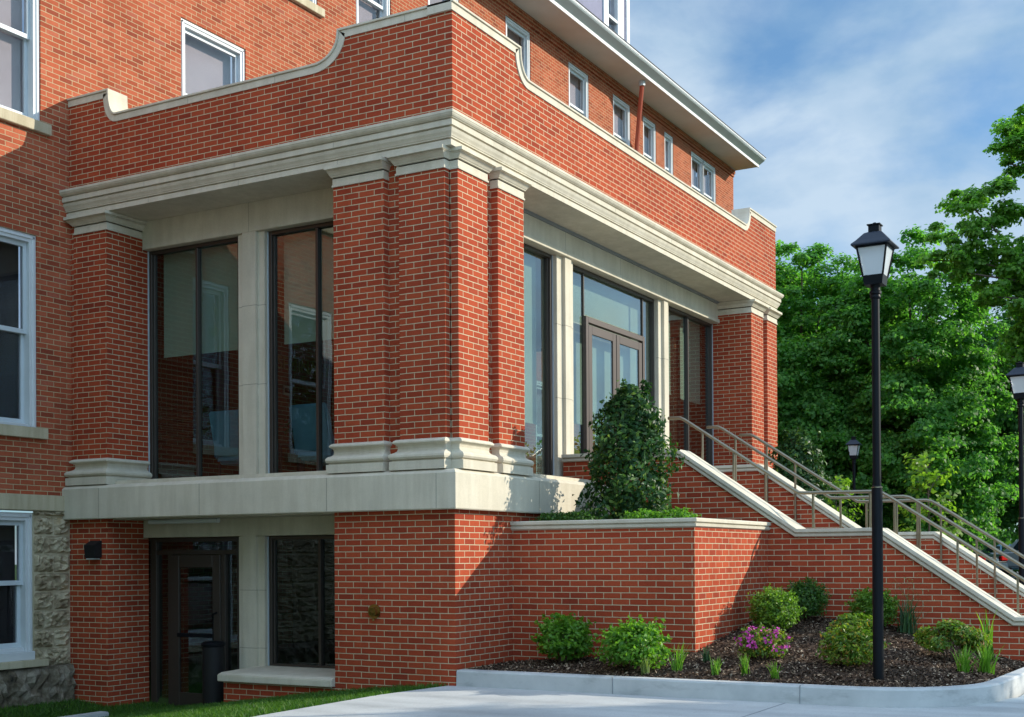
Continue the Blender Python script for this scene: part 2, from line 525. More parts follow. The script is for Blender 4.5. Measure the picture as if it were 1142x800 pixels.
class MB:
    """collects pieces of ONE mesh"""

    def __init__(self):
        self.v, self.f = [], []

    def add(self, vs, fs):
        n = len(self.v)
        self.v.extend([tuple(p) for p in vs])
        self.f.extend([tuple(i + n for i in f) for f in fs])
        return self

    def box(self, x0, x1, y0, y1, z0, z1):
        x0, x1 = min(x0, x1), max(x0, x1)
        y0, y1 = min(y0, y1), max(y0, y1)
        z0, z1 = min(z0, z1), max(z0, z1)
        return self.add([(x0, y0, z0), (x1, y0, z0), (x1, y1, z0), (x0, y1, z0), (x0, y0, z1), (x1, y0, z1), (x1, y1, z1), (x0, y1, z1)],
                        [(0, 3, 2, 1), (4, 5, 6, 7), (0, 1, 5, 4), (1, 2, 6, 5), (2, 3, 7, 6), (3, 0, 4, 7)])

    def bx(self, plane, u0, u1, w0, w1, z0, z1):
        if plane == 'A':
            return self.box(w0, w1, u0, u1, z0, z1)
        return self.box(u0, u1, w0, w1, z0, z1)

    def prism(self, poly, axis, a0, a1):
        """poly of 2D points extruded along axis: X -> (y,z), Y -> (x,z), Z -> (x,y)"""
        def P(p, a):
            return {'X': (a, p[0], p[1]), 'Y': (p[0], a, p[1]), 'Z': (p[0], p[1], a)}[axis]
        n = len(poly)
        vs = [P(p, a0) for p in poly] + [P(p, a1) for p in poly]
        fs = [tuple(range(n))[::-1], tuple(range(n, 2 * n))]
        fs += [(i, (i + 1) % n, n + (i + 1) % n, n + i) for i in range(n)]
        return self.add(vs, fs)

    def sweep(self, path, prof, sx=1.0, sy=1.0, closed_path=False, cap=True):
        """profile (out, z) swept along a 2D path; out is to the right of travel, mitred corners"""
        n = len(path)
        ms = []
        for i in range(n):
            nn = []
            segs = []
            if i > 0 or closed_path:
                segs.append((path[i - 1], path[i]))
            if i < n - 1 or closed_path:
                segs.append((path[i], path[(i + 1) % n]))
            for a, b in segs:
                dx, dy = b[0] - a[0], b[1] - a[1]
                L = math.hypot(dx, dy)
                nn.append((dy / L, -dx / L))
            if len(nn) == 1:
                m = nn[0]
            else:
                d = 1 + nn[0][0] * nn[1][0] + nn[0][1] * nn[1][1]
                m = ((nn[0][0] + nn[1][0]) / d, (nn[0][1] + nn[1][1]) / d)
            ms.append((m[0] * sx, m[1] * sy))
        k = len(prof)
        vs = [(p[0] + m[0] * d, p[1] + m[1] * d, z) for p, m in zip(path, ms) for d, z in prof]
        fs = []
        for i in range(n if closed_path else n - 1):
            j = (i + 1) % n
            for q in range(k):
                r = (q + 1) % k
                fs.append((i * k + q, j * k + q, j * k + r, i * k + r))
        if cap and not closed_path:
            fs.append(tuple(range(k)))
            fs.append(tuple(range((n - 1) * k, n * k))[::-1])
        return self.add(vs, fs)

    def run(self, path, x0, x1, prof_l, axis='X'):
        """a coping: path of (s,z); prof_l = [(across, drop)] closed section, across measured from x0.. absolute"""
        n = len(path)
        vs, fs = [], []
        k = len(prof_l)
        for i in range(n):
            nn = []
            for a, b in ([(path[i - 1], path[i])] if i > 0 else []) + ([(path[i], path[i + 1])] if i < n - 1 else []):
                dx, dz = b[0] - a[0], b[1] - a[1]
                L = math.hypot(dx, dz)
                t_ = (dx / L, dz / L)
                sg_ = 1.0 if path[-1][0] > path[0][0] else -1.0
                nrm = (-t_[1] * sg_, t_[0] * sg_)
                nn.append(nrm)
            if len(nn) == 1:
                m = nn[0]
            else:
                d = 1 + nn[0][0] * nn[1][0] + nn[0][1] * nn[1][1]
                m = ((nn[0][0] + nn[1][0]) / d, (nn[0][1] + nn[1][1]) / d)
            for ac, dr in prof_l:
                s, z = path[i][0] - m[0] * dr, path[i][1] - m[1] * dr
                vs.append((ac, s, z) if axis == 'X' else (s, ac, z))
        for i in range(n - 1):
            for q in range(k):
                r = (q + 1) % k
                fs.append((i * k + q, (i + 1) * k + q, (i + 1) * k + r, i * k + r))
        fs.append(tuple(range(k)))
        fs.append(tuple(range((n - 1) * k, n * k))[::-1])
        return self.add(vs, fs)

    def tube(self, pts, r, n=10, cap=True):
        pts = [Vector(p) for p in pts]
        rs = r if isinstance(r, (list, tuple)) else [r] * len(pts)
        rings = []
        ref = None
        for i, p in enumerate(pts):
            if i == 0:
                t_ = (pts[1] - p).normalized()
            elif i == len(pts) - 1:
                t_ = (p - pts[i - 1]).normalized()
            else:
                t_ = ((pts[i + 1] - p).normalized() + (p - pts[i - 1]).normalized()).normalized()
            if ref is None:
                ref = Vector((0, 0, 1)) if abs(t_.z) < 0.9 else Vector((1, 0, 0))
            a = t_.cross(ref).normalized()
            b = t_.cross(a).normalized()
            ref = -b if False else ref
            rings.append([p + (a * math.cos(2 * math.pi * j / n) + b * math.sin(2 * math.pi * j / n)) * rs[i] for j in range(n)])
        vs = [tuple(q) for rg in rings for q in rg]
        fs = []
        for i in range(len(rings) - 1):
            for j in range(n):
                k = (j + 1) % n
                fs.append((i * n + j, i * n + k, (i + 1) * n + k, (i + 1) * n + j))
        if cap:
            fs.append(tuple(range(n))[::-1])
            fs.append(tuple(range((len(rings) - 1) * n, len(rings) * n)))
        return self.add(vs, fs)

    def lathe(self, prof, c=(0, 0), n=24, rot=0.0):
        vs, fs = [], []
        for r, z in prof:
            for j in range(n):
                a = rot + 2 * math.pi * j / n
                vs.append((c[0] + r * math.cos(a), c[1] + r * math.sin(a), z))
        for i in range(len(prof) - 1):
            for j in range(n):
                k = (j + 1) % n
                fs.append((i * n + j, i * n + k, (i + 1) * n + k, (i + 1) * n + j))
        fs.append(tuple(range(n))[::-1])
        fs.append(tuple(range((len(prof) - 1) * n, len(prof) * n)))
        return self.add(vs, fs)

    def build(self, name, mat, parent=None, smooth=False, bevel=0.0, local=False, segs=2):
        me = bpy.data.meshes.new(name)
        off = Vector((0, 0, 0)) if (parent is None or local) else world_loc(parent)
        me.from_pydata([tuple(Vector(p) - off) for p in self.v], [], self.f)
        bm = bmesh.new()
        bm.from_mesh(me)
        bmesh.ops.recalc_face_normals(bm, faces=bm.faces)
        if bevel:
            es = [e for e in bm.edges if len(e.link_faces) == 2 and e.calc_face_angle(0) > 0.5]
            bmesh.ops.bevel(bm, geom=es, offset=bevel, segments=segs, affect='EDGES', clamp_overlap=True)
        if smooth:
            for f in bm.faces:
                f.smooth = True
        bm.to_mesh(me)
        bm.free()
        o = link_obj(name, me, mat, parent)
        if smooth:
            try:
                me.set_sharp_from_angle(angle=rad(40))
            except Exception:
                pass
        return o


def dup(root, loc, rz=0.0, label=None, name=None):
    r = root.copy()
    COL.objects.link(r)
    r.location = loc
    r.rotation_euler = (0, 0, rz)
    if label:
        r['label'] = label
    for ch in list(root.children):
        c_ = ch.copy()
        COL.objects.link(c_)
        c_.parent = r
        for g_ in ch.children:
            d_ = g_.copy()
            COL.objects.link(d_)
            d_.parent = c_
    return r


def np_mesh(name, verts, faces, mat, parent=None, smooth=False):
    """verts (N,3), faces (M,4) or (M,3)"""
    me = bpy.data.meshes.new(name)
    k = faces.shape[1]
    me.vertices.add(len(verts))
    me.vertices.foreach_set('co', verts.astype(np.float32).ravel())
    me.loops.add(faces.size)
    me.loops.foreach_set('vertex_index', faces.astype(np.int32).ravel())
    me.polygons.add(len(faces))
    me.polygons.foreach_set('loop_start', np.arange(0, faces.size, k, dtype=np.int32))
    if smooth:
        me.polygons.foreach_set('use_smooth', np.ones(len(faces), dtype=bool))
    me.update(calc_edges=True)
    return link_obj(name, me, mat, parent)


def unit(a):
    return a / np.maximum(np.linalg.norm(a, axis=1, keepdims=True), 1e-9)


def leaves(rng, P, N, size, aspect=0.55, fold=0.18):
    """leaf-shaped folded quads at P facing N; returns verts, faces"""
    n = len(P)
    N = unit(N)
    R = rng.normal(size=(n, 3))
    T = unit(np.cross(N, R))
    B = np.cross(N, T)
    s = np.asarray(size).reshape(-1, 1) * np.ones((n, 1))
    a = P - T * s * 0.5
    b = P + B * s * aspect * 0.5 + N * s * fold * 0.5 - T * s * 0.08
    c_ = P + T * s * 0.5 - N * s * fold * 0.4
    d = P - B * s * aspect * 0.5 + N * s * fold * 0.5 - T * s * 0.08
    V = np.stack([a, b, c_, d], 1).reshape(-1, 3)
    F = np.arange(n * 4).reshape(-1, 4)
    return V, F


def blades(rng, base, h, w, lean, segs=3):
    """curved tapering grass blades; base (N,3), h (N,), lean (N,2)"""
    n = len(base)
    ang = rng.uniform(0, np.pi, n)
    side = np.stack([np.cos(ang), np.sin(ang), np.zeros(n)], 1)
    V, F = [], []
    rows = segs + 1
    for i in range(rows):
        t_ = i / segs
        c_ = base.copy()
        c_[:, :2] += lean * (t_ ** 1.7)
        c_[:, 2] += h * (t_ - 0.25 * t_ * t_)
        ww = (w * (1 - t_) ** 0.8 + 0.0006).reshape(-1, 1)
        V.append(c_ - side * ww)
        V.append(c_ + side * ww)
    V = np.stack(V, 1)                       # n, rows*2, 3
    idx = np.arange(n).reshape(-1, 1) * rows * 2
    fs = []
    for i in range(segs):
        fs.append(idx + np.array([[2 * i, 2 * i + 1, 2 * i + 3, 2 * i + 2]]))
    return V.reshape(-1, 3), np.concatenate(fs, 0)


# ------------------------------------------------------------------ the setting: ground, pavement, kerb, mulch bed
GZ = -0.74


def lawn_z(y):
    return float(np.interp(y, [-0.3, 0.1, 0.8, 1.64, 2.5, 3.35, 4.6, 5.5, 6.1, 9.0], [-0.76, -0.745, -0.805, -0.893, -1.01, -1.127, -1.29, -1.24, -1.16, -1.1]))


def far_z(x):
    t_ = min(max((x - 8.0) / 34.0, 0.0), 1.0)
    return GZ - 0.02 + 0.46 * t_ * t_ * (3 - 2 * t_)


def ground_z(x, y):
    if x < 0.9 and y > 0.0:
        return lawn_z(y)
    return far_z(x) - (0.03 if x < 6 else 0.0)


xs = np.concatenate([np.linspace(-260, -30, 12), np.linspace(-25, -6, 20), np.linspace(-5.5, 1.0, 27), np.linspace(2, 45, 44), np.linspace(50, 300, 18)])
ys = np.concatenate([np.linspace(-260, -20, 13), np.linspace(-18, -1, 18), np.linspace(-0.6, 7.0, 39), np.linspace(8, 40, 20), np.linspace(50, 260, 12)])
gv = np.array([(x, y, ground_z(x, y)) for x in xs for y in ys])
ny = len(ys)
gf = np.array([(i * ny + j, (i + 1) * ny + j, (i + 1) * ny + j + 1, i * ny + j + 1) for i in range(len(xs) - 1) for j in range(ny - 1)])
tag(np_mesh('ground', gv, gf, 'ground', smooth=True), kind='structure')

# concrete pavement: one slab in front of the annex, its edge against the lawn runs off to the left
pv = MB()
pv.prism([(-45, -45), (3.9, -45), (3.9, -5.62), (3.0, -5.62), (1.5, -5.6), (0.75, -5.3), (0.05, -4.7), (0.03, -0.06), (-0.02, 0.09), (-1.14, 0.22), (-3.2, 0.16), (-8, 0.2), (-45, 0.2)], 'Z', -0.95, GZ)
tag(pv.build('pavement', 'concrete'), kind='structure')
jt = MB()
for y0 in (-3.72, -7.4, -11.1):
    jt.box(-14, -0.02, y0 - 0.006, y0 + 0.006, GZ - 0.01, GZ + 0.003)
jt.box(-3.4, -3.388, -30, 0.1, GZ - 0.01, GZ + 0.003)
jt.box(-7.4, -7.388, -30, 0.1, GZ - 0.01, GZ + 0.003)
jt.add([(0.94, -5.46, GZ + 0.003), (0.95, -5.46, GZ + 0.003), (0.31, -8.5, GZ + 0.003), (0.30, -8.5, GZ + 0.003)], [(0, 1, 2, 3)])
tag(jt.build('pavement_joint', 'joint_dark'), kind='structure')

# kerb round the bed, with a rounded corner
kp = [(-0.0, 0.0)]
kp = [(0.0, -0.012), (0.0, -2.0), (0.0, -4.3)]
for i in range(1, 9):
    a = rad(90 * i / 9)
    kp.append((1.25 - 1.25 * math.cos(a), -4.3 - 1.2 * math.sin(a)))
kp += [(1.25, -5.5), (2.4, -5.55), (3.72, -5.6)]
kp = [kp[0]] + [p for p in kp[1:]]
kb = MB()
kb.sweep(kp, [(0.012, -0.95), (0.004, -0.585), (-0.012, -0.567), (-0.135, -0.565), (-0.15, -0.58), (-0.15, -0.95)])
tag(kb.build('kerb', 'kerb_concrete', smooth=True), kind='structure')
kj = MB()
for y0 in (-1.9, -3.86):
    kj.box(-0.014, 0.1, y0 - 0.0025, y0 + 0.0025, -0.74, -0.5635)
tag(kj.build('kerb_joint', 'joint_dark'), kind='structure')


def bed_z(x, y):
    if y > -2.3:
        w = np.interp(-y, [0, 2.3], [-0.566, -0.388])
        t_ = min(max((x - .15) / 1.12, 0), 1)
        return -0.585 + (w + 0.585) * t_
    w = np.interp(-y, [2.3, 3.3, 4.1, 5.0, 5.4], [-.05, -.12, -.22, -.5, -.6])
    t_ = min(max((x - .15) / 3.64, 0), 1) ** .85
    return -0.585 + (w + .585) * t_


rng = np.random.default_rng(5)
mx_, my_ = np.linspace(0.1, 3.95, 110), np.linspace(-5.62, 0.02, 150)
mv, keep = [], {}
for i, x in enumerate(mx_):
    for j, y in enumerate(my_):
        mv.append((x, y, bed_z(x, y) + rng.normal() * 0.008))


def in_bed(x, y):
    if x > 1.35 and y > -2.25:
        return False
    if x < 1.3 and y < -4.3:
        return math.hypot((x - 1.25) / 1.12, (y + 4.3) / 1.08) < 1.0
    return y > -5.34 - 0.045 * max(x - 1.25, 0)


mf = []
nj = len(my_)
for i in range(len(mx_) - 1):
    for j in range(nj - 1):
        if in_bed(0.5 * (mx_[i] + mx_[i + 1]), 0.5 * (my_[j] + my_[j + 1])):
            mf.append((i * nj + j, (i + 1) * nj + j, (i + 1) * nj + j + 1, i * nj + j + 1))
tag(np_mesh('mulch_bed', np.array(mv), np.array(mf), 'mulch', smooth=True), kind='structure')

# loose bark chips on the bed
pts = []
while len(pts) < 21000:
    x, y = rng.uniform(0.13, 3.8), rng.uniform(-5.6, 0.0)
    if in_bed(x, y) and not (x > 1.27 and y > -2.3):
        pts.append((x, y, bed_z(x, y) + rng.uniform(0.0, 0.018)))
P = np.array(pts)
Nn = np.stack([rng.normal(0, .55, len(P)), rng.normal(0, .55, len(P)), np.ones(len(P))], 1)
V, F = leaves(rng, P, Nn, rng.uniform(.016, .055, len(P)), 0.42, 0.14)
tag(np_mesh('mulch_chips', V, F, 'mulch_chip'), kind='stuff', label='loose brown bark chips covering the planting bed', cat='mulch')

# lawn blades in the strip by the wall
pts = []
while len(pts) < 42000:
    x, y = rng.uniform(-3.6, 0.62), rng.uniform(0.1, 6.0)
    edge = 0.2 if x < -1.1 else 0.1 + 0.1 * (-x)
    if x > -0.005 and not (x < 0.6 and 3.45 < y < 5.3):
        continue
    if y < edge:
        continue
    if -1.2 < x < -0.75 and 4.5 < y < 4.75:
        continue
    pts.append((x, y, lawn_z(y) - 0.004))
P = np.array(pts)
h = rng.uniform(.035, .085, len(P))
V, F = blades(rng, P, h, np.full(len(P), .0045), rng.normal(0, .028, (len(P), 2)), 2)
tag(np_mesh('lawn_grass', V, F, 'lawn_blade'), kind='stuff', label='short green lawn between the wall and the pavement', cat='grass')
wk = MB()
wk.box(-2.6, -0.72, 4.55, 4.7, -1.5, -1.19)
tag(wk.build('path_edge', 'kerb_concrete', bevel=0.012), kind='structure')

pk = MB()
pk.prism([(44, -30), (90, -30), (90, 40), (44, 12)], 'Z', -0.6, -0.27)
tag(pk.build('parking_road', 'asphalt'), kind='structure')

# ------------------------------------------------------------------ the annex
class Pieces:
    """like MB, but every box becomes a part of its own"""

    def __init__(self):
        self.b = []

    def box(self, *a):
        self.b.append(('B', a))

    def bx(self, plane, u0, u1, w0, w1, z0, z1):
        self.box(*((w0, w1, u0, u1, z0, z1) if plane == 'A' else (u0, u1, w0, w1, z0, z1)))

    def build(self, name, mat, parent):
        for _, a in self.b:
            MB().box(*a).build(name, mat, parent)


annex = thing('brick_annex', 'single storey red brick entrance annex with limestone cornice and curved parapet', 'building', (0, 0, GZ))
XR, XP, YO = 11.44, 11.30, 6.04

def pier(boxes, name='brick_pier', mat='brick_new'):
    m = MB()
    for b_ in boxes:
        m.box(*b_)
    return m.build(name, mat, annex)


# corner pier: core and four pilasters that stand 10 cm proud of it
pier([(0.10, 1.60, 0.10, 1.646, 1.2, 5.24), (0.0, 0.12, 0.93, 1.646, 1.6, 5.2), (0.0, 0.12, 0.11, 0.722, 1.6, 5.2), (0.10, 0.74, 0.0, 0.12, 1.6, 5.2), (0.98, 1.601, 0.0, 0.12, 1.6, 5.2)])
# pier against the old building
pier([(0.03, 0.72, 5.94, YO + .02, 1.2, 5.24), (0.0, 0.72, 5.34, 5.95, 1.6, 5.2)])
# far pier of the entrance front
pier([(9.902, 10.556, 0.0, 0.72, 1.2, 5.2), (10.50, XR - .1, 0.10, 1.6, 1.2, 5.24), (10.775, XR - 0.1, 0.0, 0.12, 1.6, 5.2), (XR - .12, XR, 0.11, 0.75, 1.6, 5.2)])
pier([(10.70, XR, 5.34, YO, 1.2, 5.24)])
pier([(0.0, 1.62, 0.0, 1.652, -1.5, 1.26), (1.62, XR, 0.0, 0.3, -1.2, 1.26), (XR - .3, XR, 0.3, YO, -1.2, 1.26)], 'lower_wall')
pier([(0.0, 0.72, 5.34, YO + .04, -1.6, 1.26)], 'lower_pier')
pier([(0.0, 0.66, 1.652, 3.36, -1.6, -0.83)], 'spandrel_wall')

# floors, ceilings and the rooms behind the glass
rm = MB()
rm.box(0.3, XR - .35, 0.35, YO - .01, 1.4, 1.645)
rm.build('floor_slab', 'room_floor', annex)
rm = MB()
rm.box(0.72, 10.65, 0.72, YO - .01, 5.19, 5.235)
rm.build('ceiling', 'ceiling_white', annex)
rm = MB()
rm.box(0.9, 0.92, 5.29, 5.34, -1.34, 1.0)
rm.box(0.72, 6.0, 1.7, YO, -1.5, -1.34)
rm.box(4.6, 4.7, 1.7, YO, -1.34, 1.35)
rm.box(0.72, 4.7, 1.62, 1.7, -1.34, 1.35)
rm.build('basement_room', 'dark_room', annex)
rf = MB()
rf.box(0.2, XP - .2, 0.2, YO, 5.50, 5.62)
rf.build('flat_roof', 'grey_trim', annex)

# plinth band
bp = MB()
prof_band = [(-0.05, 1.205), (0.155, 1.20), (0.165, 1.212), (0.165, 1.60), (0.135, 1.625), (0.10, 1.645), (-0.25, 1.648)]
bp.sweep([(0.03, YO), (0.03, 0.045), (XR - .03, 0.045), (XR - .03, YO)], prof_band, 1.0, 0.85)
bp.build('plinth_band', 'limestone', annex, bevel=0.0)
bj = Pieces()
for yy in (5.36, 3.62, 1.66, 0.155):
    bj.box(-0.1375, 0.0, yy - .0035, yy + .0035, 1.215, 1.6)
for xx in (1.78, 3.4):
    bj.box(xx - .0035, xx + .0035, -0.1, 0.0, 1.215, 1.6)
bj.build('stone_joint', 'stone_joint', annex)

# ledges that carry the glass
ld = MB()
ld.box(0.05, 0.9, 1.646, 5.34, 1.60, 1.70)
ld.box(1.60, 3.745, 0.05, 0.9, 1.60, 1.70)
ld.build('window_ledge', 'limestone', annex, bevel=0.008)

# capitals and bases
cap_prof = [(0.0, 4.985), (0.020, 4.985), (0.022, 5.005), (0.008, 5.012), (0.008, 5.080), (-0.008, 5.082), (-0.008, 5.094), (0.030, 5.098), (0.032, 5.106),
            (0.045, 5.115), (0.060, 5.132), (0.085, 5.152), (0.105, 5.156), (0.088, 5.158), (0.088, 5.168), (0.115, 5.171), (0.115, 5.208), (0.0, 5.208)]
base_prof = [(0.0, 2.0), (0.018, 2.0), (0.052, 1.985), (0.068, 1.968), (0.066, 1.955), (0.030, 1.940), (0.010, 1.925), (0.004, 1.895), (0.012, 1.87),
             (0.04, 1.852), (0.085, 1.838), (0.112, 1.818), (0.116, 1.795), (0.100, 1.772), (0.072, 1.766), (0.072, 1.754), (0.104, 1.750), (0.104, 1.652), (0.0, 1.652)]
pil_paths = [
    [(0.11, 1.646), (0.0, 1.646), (0.0, 0.93), (0.11, 0.93)],
    [(0.11, 0.722), (0.0, 0.749), (0.0, 0.11), (0.11, 0.11)],
    [(0.10, 0.11), (0.10, 0.0), (0.74, 0.0), (0.74, 0.11)],
    [(0.98, 0.11), (0.98, 0.0), (1.601, 0.0), (1.601, 0.70)],
    [(0.03, 5.93), (0.0, 5.93), (0.0, 5.34), (0.70, 5.34)],
    [(9.902, 0.70), (9.902, 0.0), (10.556, 0.0), (10.556, 0.11)],
    [(10.775, 0.11), (10.775, 0.0), (XR - .1, 0.0), (XR - .1, 0.11)],
    [(XR - .11, 0.11), (XR, 0.11), (XR, 0.75), (XR - .11, 0.75)],
]
for i_, pth in enumerate(pil_paths):
    kx, ky = (1.0, 0.42) if i_ in (0, 1, 7) else ((0.5, 0.8) if i_ in (2, 3, 5, 6) else (1.0, 0.8))
    c_ = MB().sweep(pth, cap_prof, kx, ky).build('capital', 'limestone', annex)
    b_ = MB().sweep(pth, base_prof, kx, ky).build('pilaster_base', 'limestone', annex)

# entablature with the deep soffit behind it
ent = [(-0.60, 5.212), (0.045, 5.212), (0.045, 5.274), (0.026, 5.276), (0.026, 5.288), (0.056, 5.291), (0.056, 5.304), (0.064, 5.308), (0.072, 5.325), (0.092, 5.352), (0.106, 5.386),
       (0.080, 5.388), (0.080, 5.402), (0.118, 5.406), (0.118, 5.466), (0.100, 5.468), (0.100, 5.480), (0.128, 5.483), (0.128, 5.488), (0.142, 5.494), (0.156, 5.510), (0.160, 5.522), (0.166, 5.526), (0.166, 5.556), (-0.60, 5.60)]
MB().sweep([(0.0, YO), (0.0, 0.03), (XP, 0.03), (XP, YO)], ent, 1.0, 0.8).build('cornice', 'limestone', annex)
cj = Pieces()
for yy in (4.55, 3.05, 1.55):
    cj.box(-0.119, -0.0, yy - .003, yy + .003, 5.41, 5.468)
    cj.box(-0.167, -0.1, yy - .003, yy + .003, 5.528, 5.556)
    cj.box(-0.0462, 0.0, yy - .003, yy + .003, 5.214, 5.28)
for xx in (2.1, 4.1, 6.1, 8.1):
    cj.box(xx - .003, xx + .003, -0.0655, 0.0, 5.41, 5.468)
    cj.box(xx - .003, xx + .003, -0.104, -0.05, 5.528, 5.556)
cj.build('cornice_joint', 'stone_joint', annex)
sf = MB()
sf.box(0.45, 0.75, 1.6, 5.36, 5.225, 5.26)
sf.box(1.58, 9.92, 0.45, 0.75, 5.225, 5.26)
sf.build('soffit', 'limestone', annex)

# lintels (beams above the glass) and stone mullions
ln = MB()
ln.box(0.62, 0.92, 1.6, 5.335, 4.845, 5.23)
ln.build('side_lintel', 'limestone', annex, bevel=0.004)
ln = MB()
ln.box(1.58, 9.90, 0.62, 0.92, 4.905, 5.19)
ln.box(1.58, 9.898, 0.585, 0.92, 4.845, 4.915)
ln.build('front_lintel', 'limestone', annex, bevel=0.004)
gt = MB()
gt.box(1.58, 9.90, 0.58, 0.66, 5.19, 5.224)
gt.build('soffit_trim', 'grey_trim', annex)
lj = Pieces()
for yy in (3.47,):
    lj.box(0.6188, 0.65, yy - .003, yy + .003, 4.85, 5.22)
for xx in (3.92, 5.74, 7.54):
    lj.box(xx - .003, xx + .003, 0.6188, 0.65, 4.917, 5.185)
    lj.box(xx - .003, xx + .003, 0.5838, 0.65, 4.85, 4.912)
lj.build('lintel_joint', 'stone_joint', annex)


def mullion(plane, u0, u1, s0, s1, z0, z1):
    m = MB()
    m.bx(plane, u0, u1, 0.62, 0.9, z0, z1)
    m.bx(plane, s0, s1, 0.665, 0.9, z0, z1)
    o_ = m.build('stone_mullion', 'limestone', annex, bevel=0.006)
    j = Pieces()
    for f_ in (0.38, 0.70):
        z = z0 + (z1 - z0) * f_
        j.bx(plane, u0 - .001, u1 + .001, 0.6188, 0.7, z - .004, z + .004)
        j.bx(plane, s0 - .001, s1 + .001, 0.6638, 0.7, z - .004, z + .004)
    j.build('mullion_joint', 'stone_joint', o_)
    return o_


mullion('A', 3.356, 3.588, 3.25, 3.69, 1.7, 4.845)
mullion('B', 3.90, 4.10, 3.735, 4.235, 1.66, 4.845)
mullion('B', 7.42, 7.60, 7.28, 7.72, 1.66, 4.845)
mullion('A', 3.375, 3.60, 3.27, 3.70, -1.34, 0.962)


def glazing(plane, u0, u1, z0, z1, w, splits=(), fw_=0.046, parent=annex, mat='bronze_frame', seal=True, name='window', dep=0.09, sgn=1):
    """frame with vertical bars at splits; each pane a sub-part"""
    f = MB()
    w1 = w + dep * sgn
    f.bx(plane, u0, u0 + fw_, w, w1, z0, z1)
    f.bx(plane, u1 - fw_, u1, w, w1, z0, z1)
    f.bx(plane, u0 + fw_, u1 - fw_, w, w1, z1 - fw_, z1)
    f.bx(plane, u0 + fw_, u1 - fw_, w, w1, z0, z0 + fw_ * 0.6)
    # inner stop
    st = 0.02
    for a, b in ((u0 + fw_, u0 + fw_ + st), (u1 - fw_ - st, u1 - fw_)):
        f.bx(plane, a, b, w + .03 * sgn, w1, z0 + fw_ * .6, z1 - fw_)
    for s_ in splits:
        f.bx(plane, s_ - .020, s_ + .020, w + .015 * sgn, w1, z0 + fw_ * .6, z1 - fw_)
    fr = f.build(name, mat, parent, bevel=0.003, segs=1)
    us = [u0 + fw_] + list(splits) + [u1 - fw_]
    for a, b in zip(us[:-1], us[1:]):
        MB().bx(plane, a + .004, b - .004, w + .06 * sgn, w + .072 * sgn, z0 + fw_ * .5, z1 - fw_ + .005).build('pane', 'window_glass', fr)
    if seal:
        MB().bx(plane, u0 - .016, u0 - .001, w - .012 * sgn, w + .03 * sgn, z0, z1).build('sealant', 'sealant', fr)
        MB().bx(plane, u1 + .001, u1 + .016, w - .012 * sgn, w + .03 * sgn, z0, z1).build('sealant', 'sealant', fr)
    return fr


glazing('A', 3.71, 5.322, 1.70, 4.84, 0.73, (4.48,))
glazing('A', 1.66, 3.235, 1.70, 4.84, 0.73, (2.48,))
glazing('B', 1.618, 3.715, 1.70, 4.84, 0.73, (2.2,))
# doorway bay
f = MB()
z0, z1 = 1.66, 4.84
f.box(4.25, 4.29, 0.73, 0.80, z0, z1)
f.box(7.23, 7.27, 0.73, 0.80, z0, z1)
f.box(4.29, 7.23, 0.73, 0.80, z1 - .055, z1)
f.box(4.745, 4.775, 0.755, 0.80, 4.17, z1 - .055)
f.box(6.86, 6.89, 0.755, 0.80, 4.17, z1 - .055)
fr = f.build('window', 'bronze_frame', annex, bevel=0.003, segs=1)
for a, b, c_, d in ((4.288, 4.757, 1.66, 4.785), (4.779, 6.856, 4.20, 4.785), (6.873, 7.232, 1.66, 4.785)):
    MB().box(a, b, 0.775, 0.787, c_, d).build('pane', 'window_glass', fr)
f = MB()
f.box(4.76, 4.84, 0.722, 0.80, 1.66, 4.17)
f.box(6.795, 6.875, 0.722, 0.80, 1.66, 4.17)
f.box(4.84, 6.795, 0.722, 0.80, 4.085, 4.17)
f.build('door_frame', 'bronze_door', annex, bevel=0.004, segs=1)
for d0, d1, hs in ((4.862, 5.806, 5.74), (5.826, 6.774, 5.88)):
    f = MB()
    f.box(d0, d0 + .115, 0.73, 0.775, 1.665, 4.055)
    f.box(d1 - .115, d1, 0.73, 0.775, 1.665, 4.055)
    f.box(d0 + .115, d1 - .115, 0.73, 0.775, 3.93, 4.055)
    f.box(d0 + .115, d1 - .115, 0.73, 0.775, 1.665, 1.92)
    dr = f.build('door', 'bronze_door', annex, bevel=0.004, segs=1)
    MB().box(d0 + .113, d1 - .113, 0.745, 0.757, 1.91, 3.93).build('pane', 'window_glass', dr)
    hd = MB()
    hd.tube([(hs, 0.715, 2.5), (hs, 0.66, 2.52), (hs, 0.655, 2.9), (hs, 0.66, 3.02), (hs, 0.715, 3.04)], 0.013, 8)
    hd.build('handle', 'brushed_steel', dr, smooth=True)
glazing('B', 7.735, 9.885, 1.70, 4.84, 0.73, (8.78,))
# east end windows, seen through the rooms
glazing('A', 3.71, 5.32, 1.70, 4.84, 10.72, (4.48,), sgn=-1)
glazing('A', 1.66, 3.6, 1.70, 4.84, 10.72, (2.6,), sgn=-1)
MB().box(10.4, 10.72, 1.5, 5.36, 4.845, 5.22).build('side_lintel', 'limestone', annex)
# low stone sill beside the landing
# roller shades behind the glass
for plane, a, b, zb, wv in (('A', 3.80, 5.25, 3.42, .93), ('A', 1.75, 3.15, 3.42, .93), ('B', 1.70, 3.62, 2.5, .93), ('B', 4.32, 7.2, 2.62, .93), ('B', 7.82, 8.42, 3.43, .93), ('B', 8.86, 9.8, 3.40, .93)):
    s_ = MB()
    s_.bx(plane, a, b, wv, wv + .004, zb + .02, 4.86)
    s_.bx(plane, a, b, wv - .006, wv + .010, zb, zb + .022)
    s_.build('roller_shade', 'shade_fabric', annex)

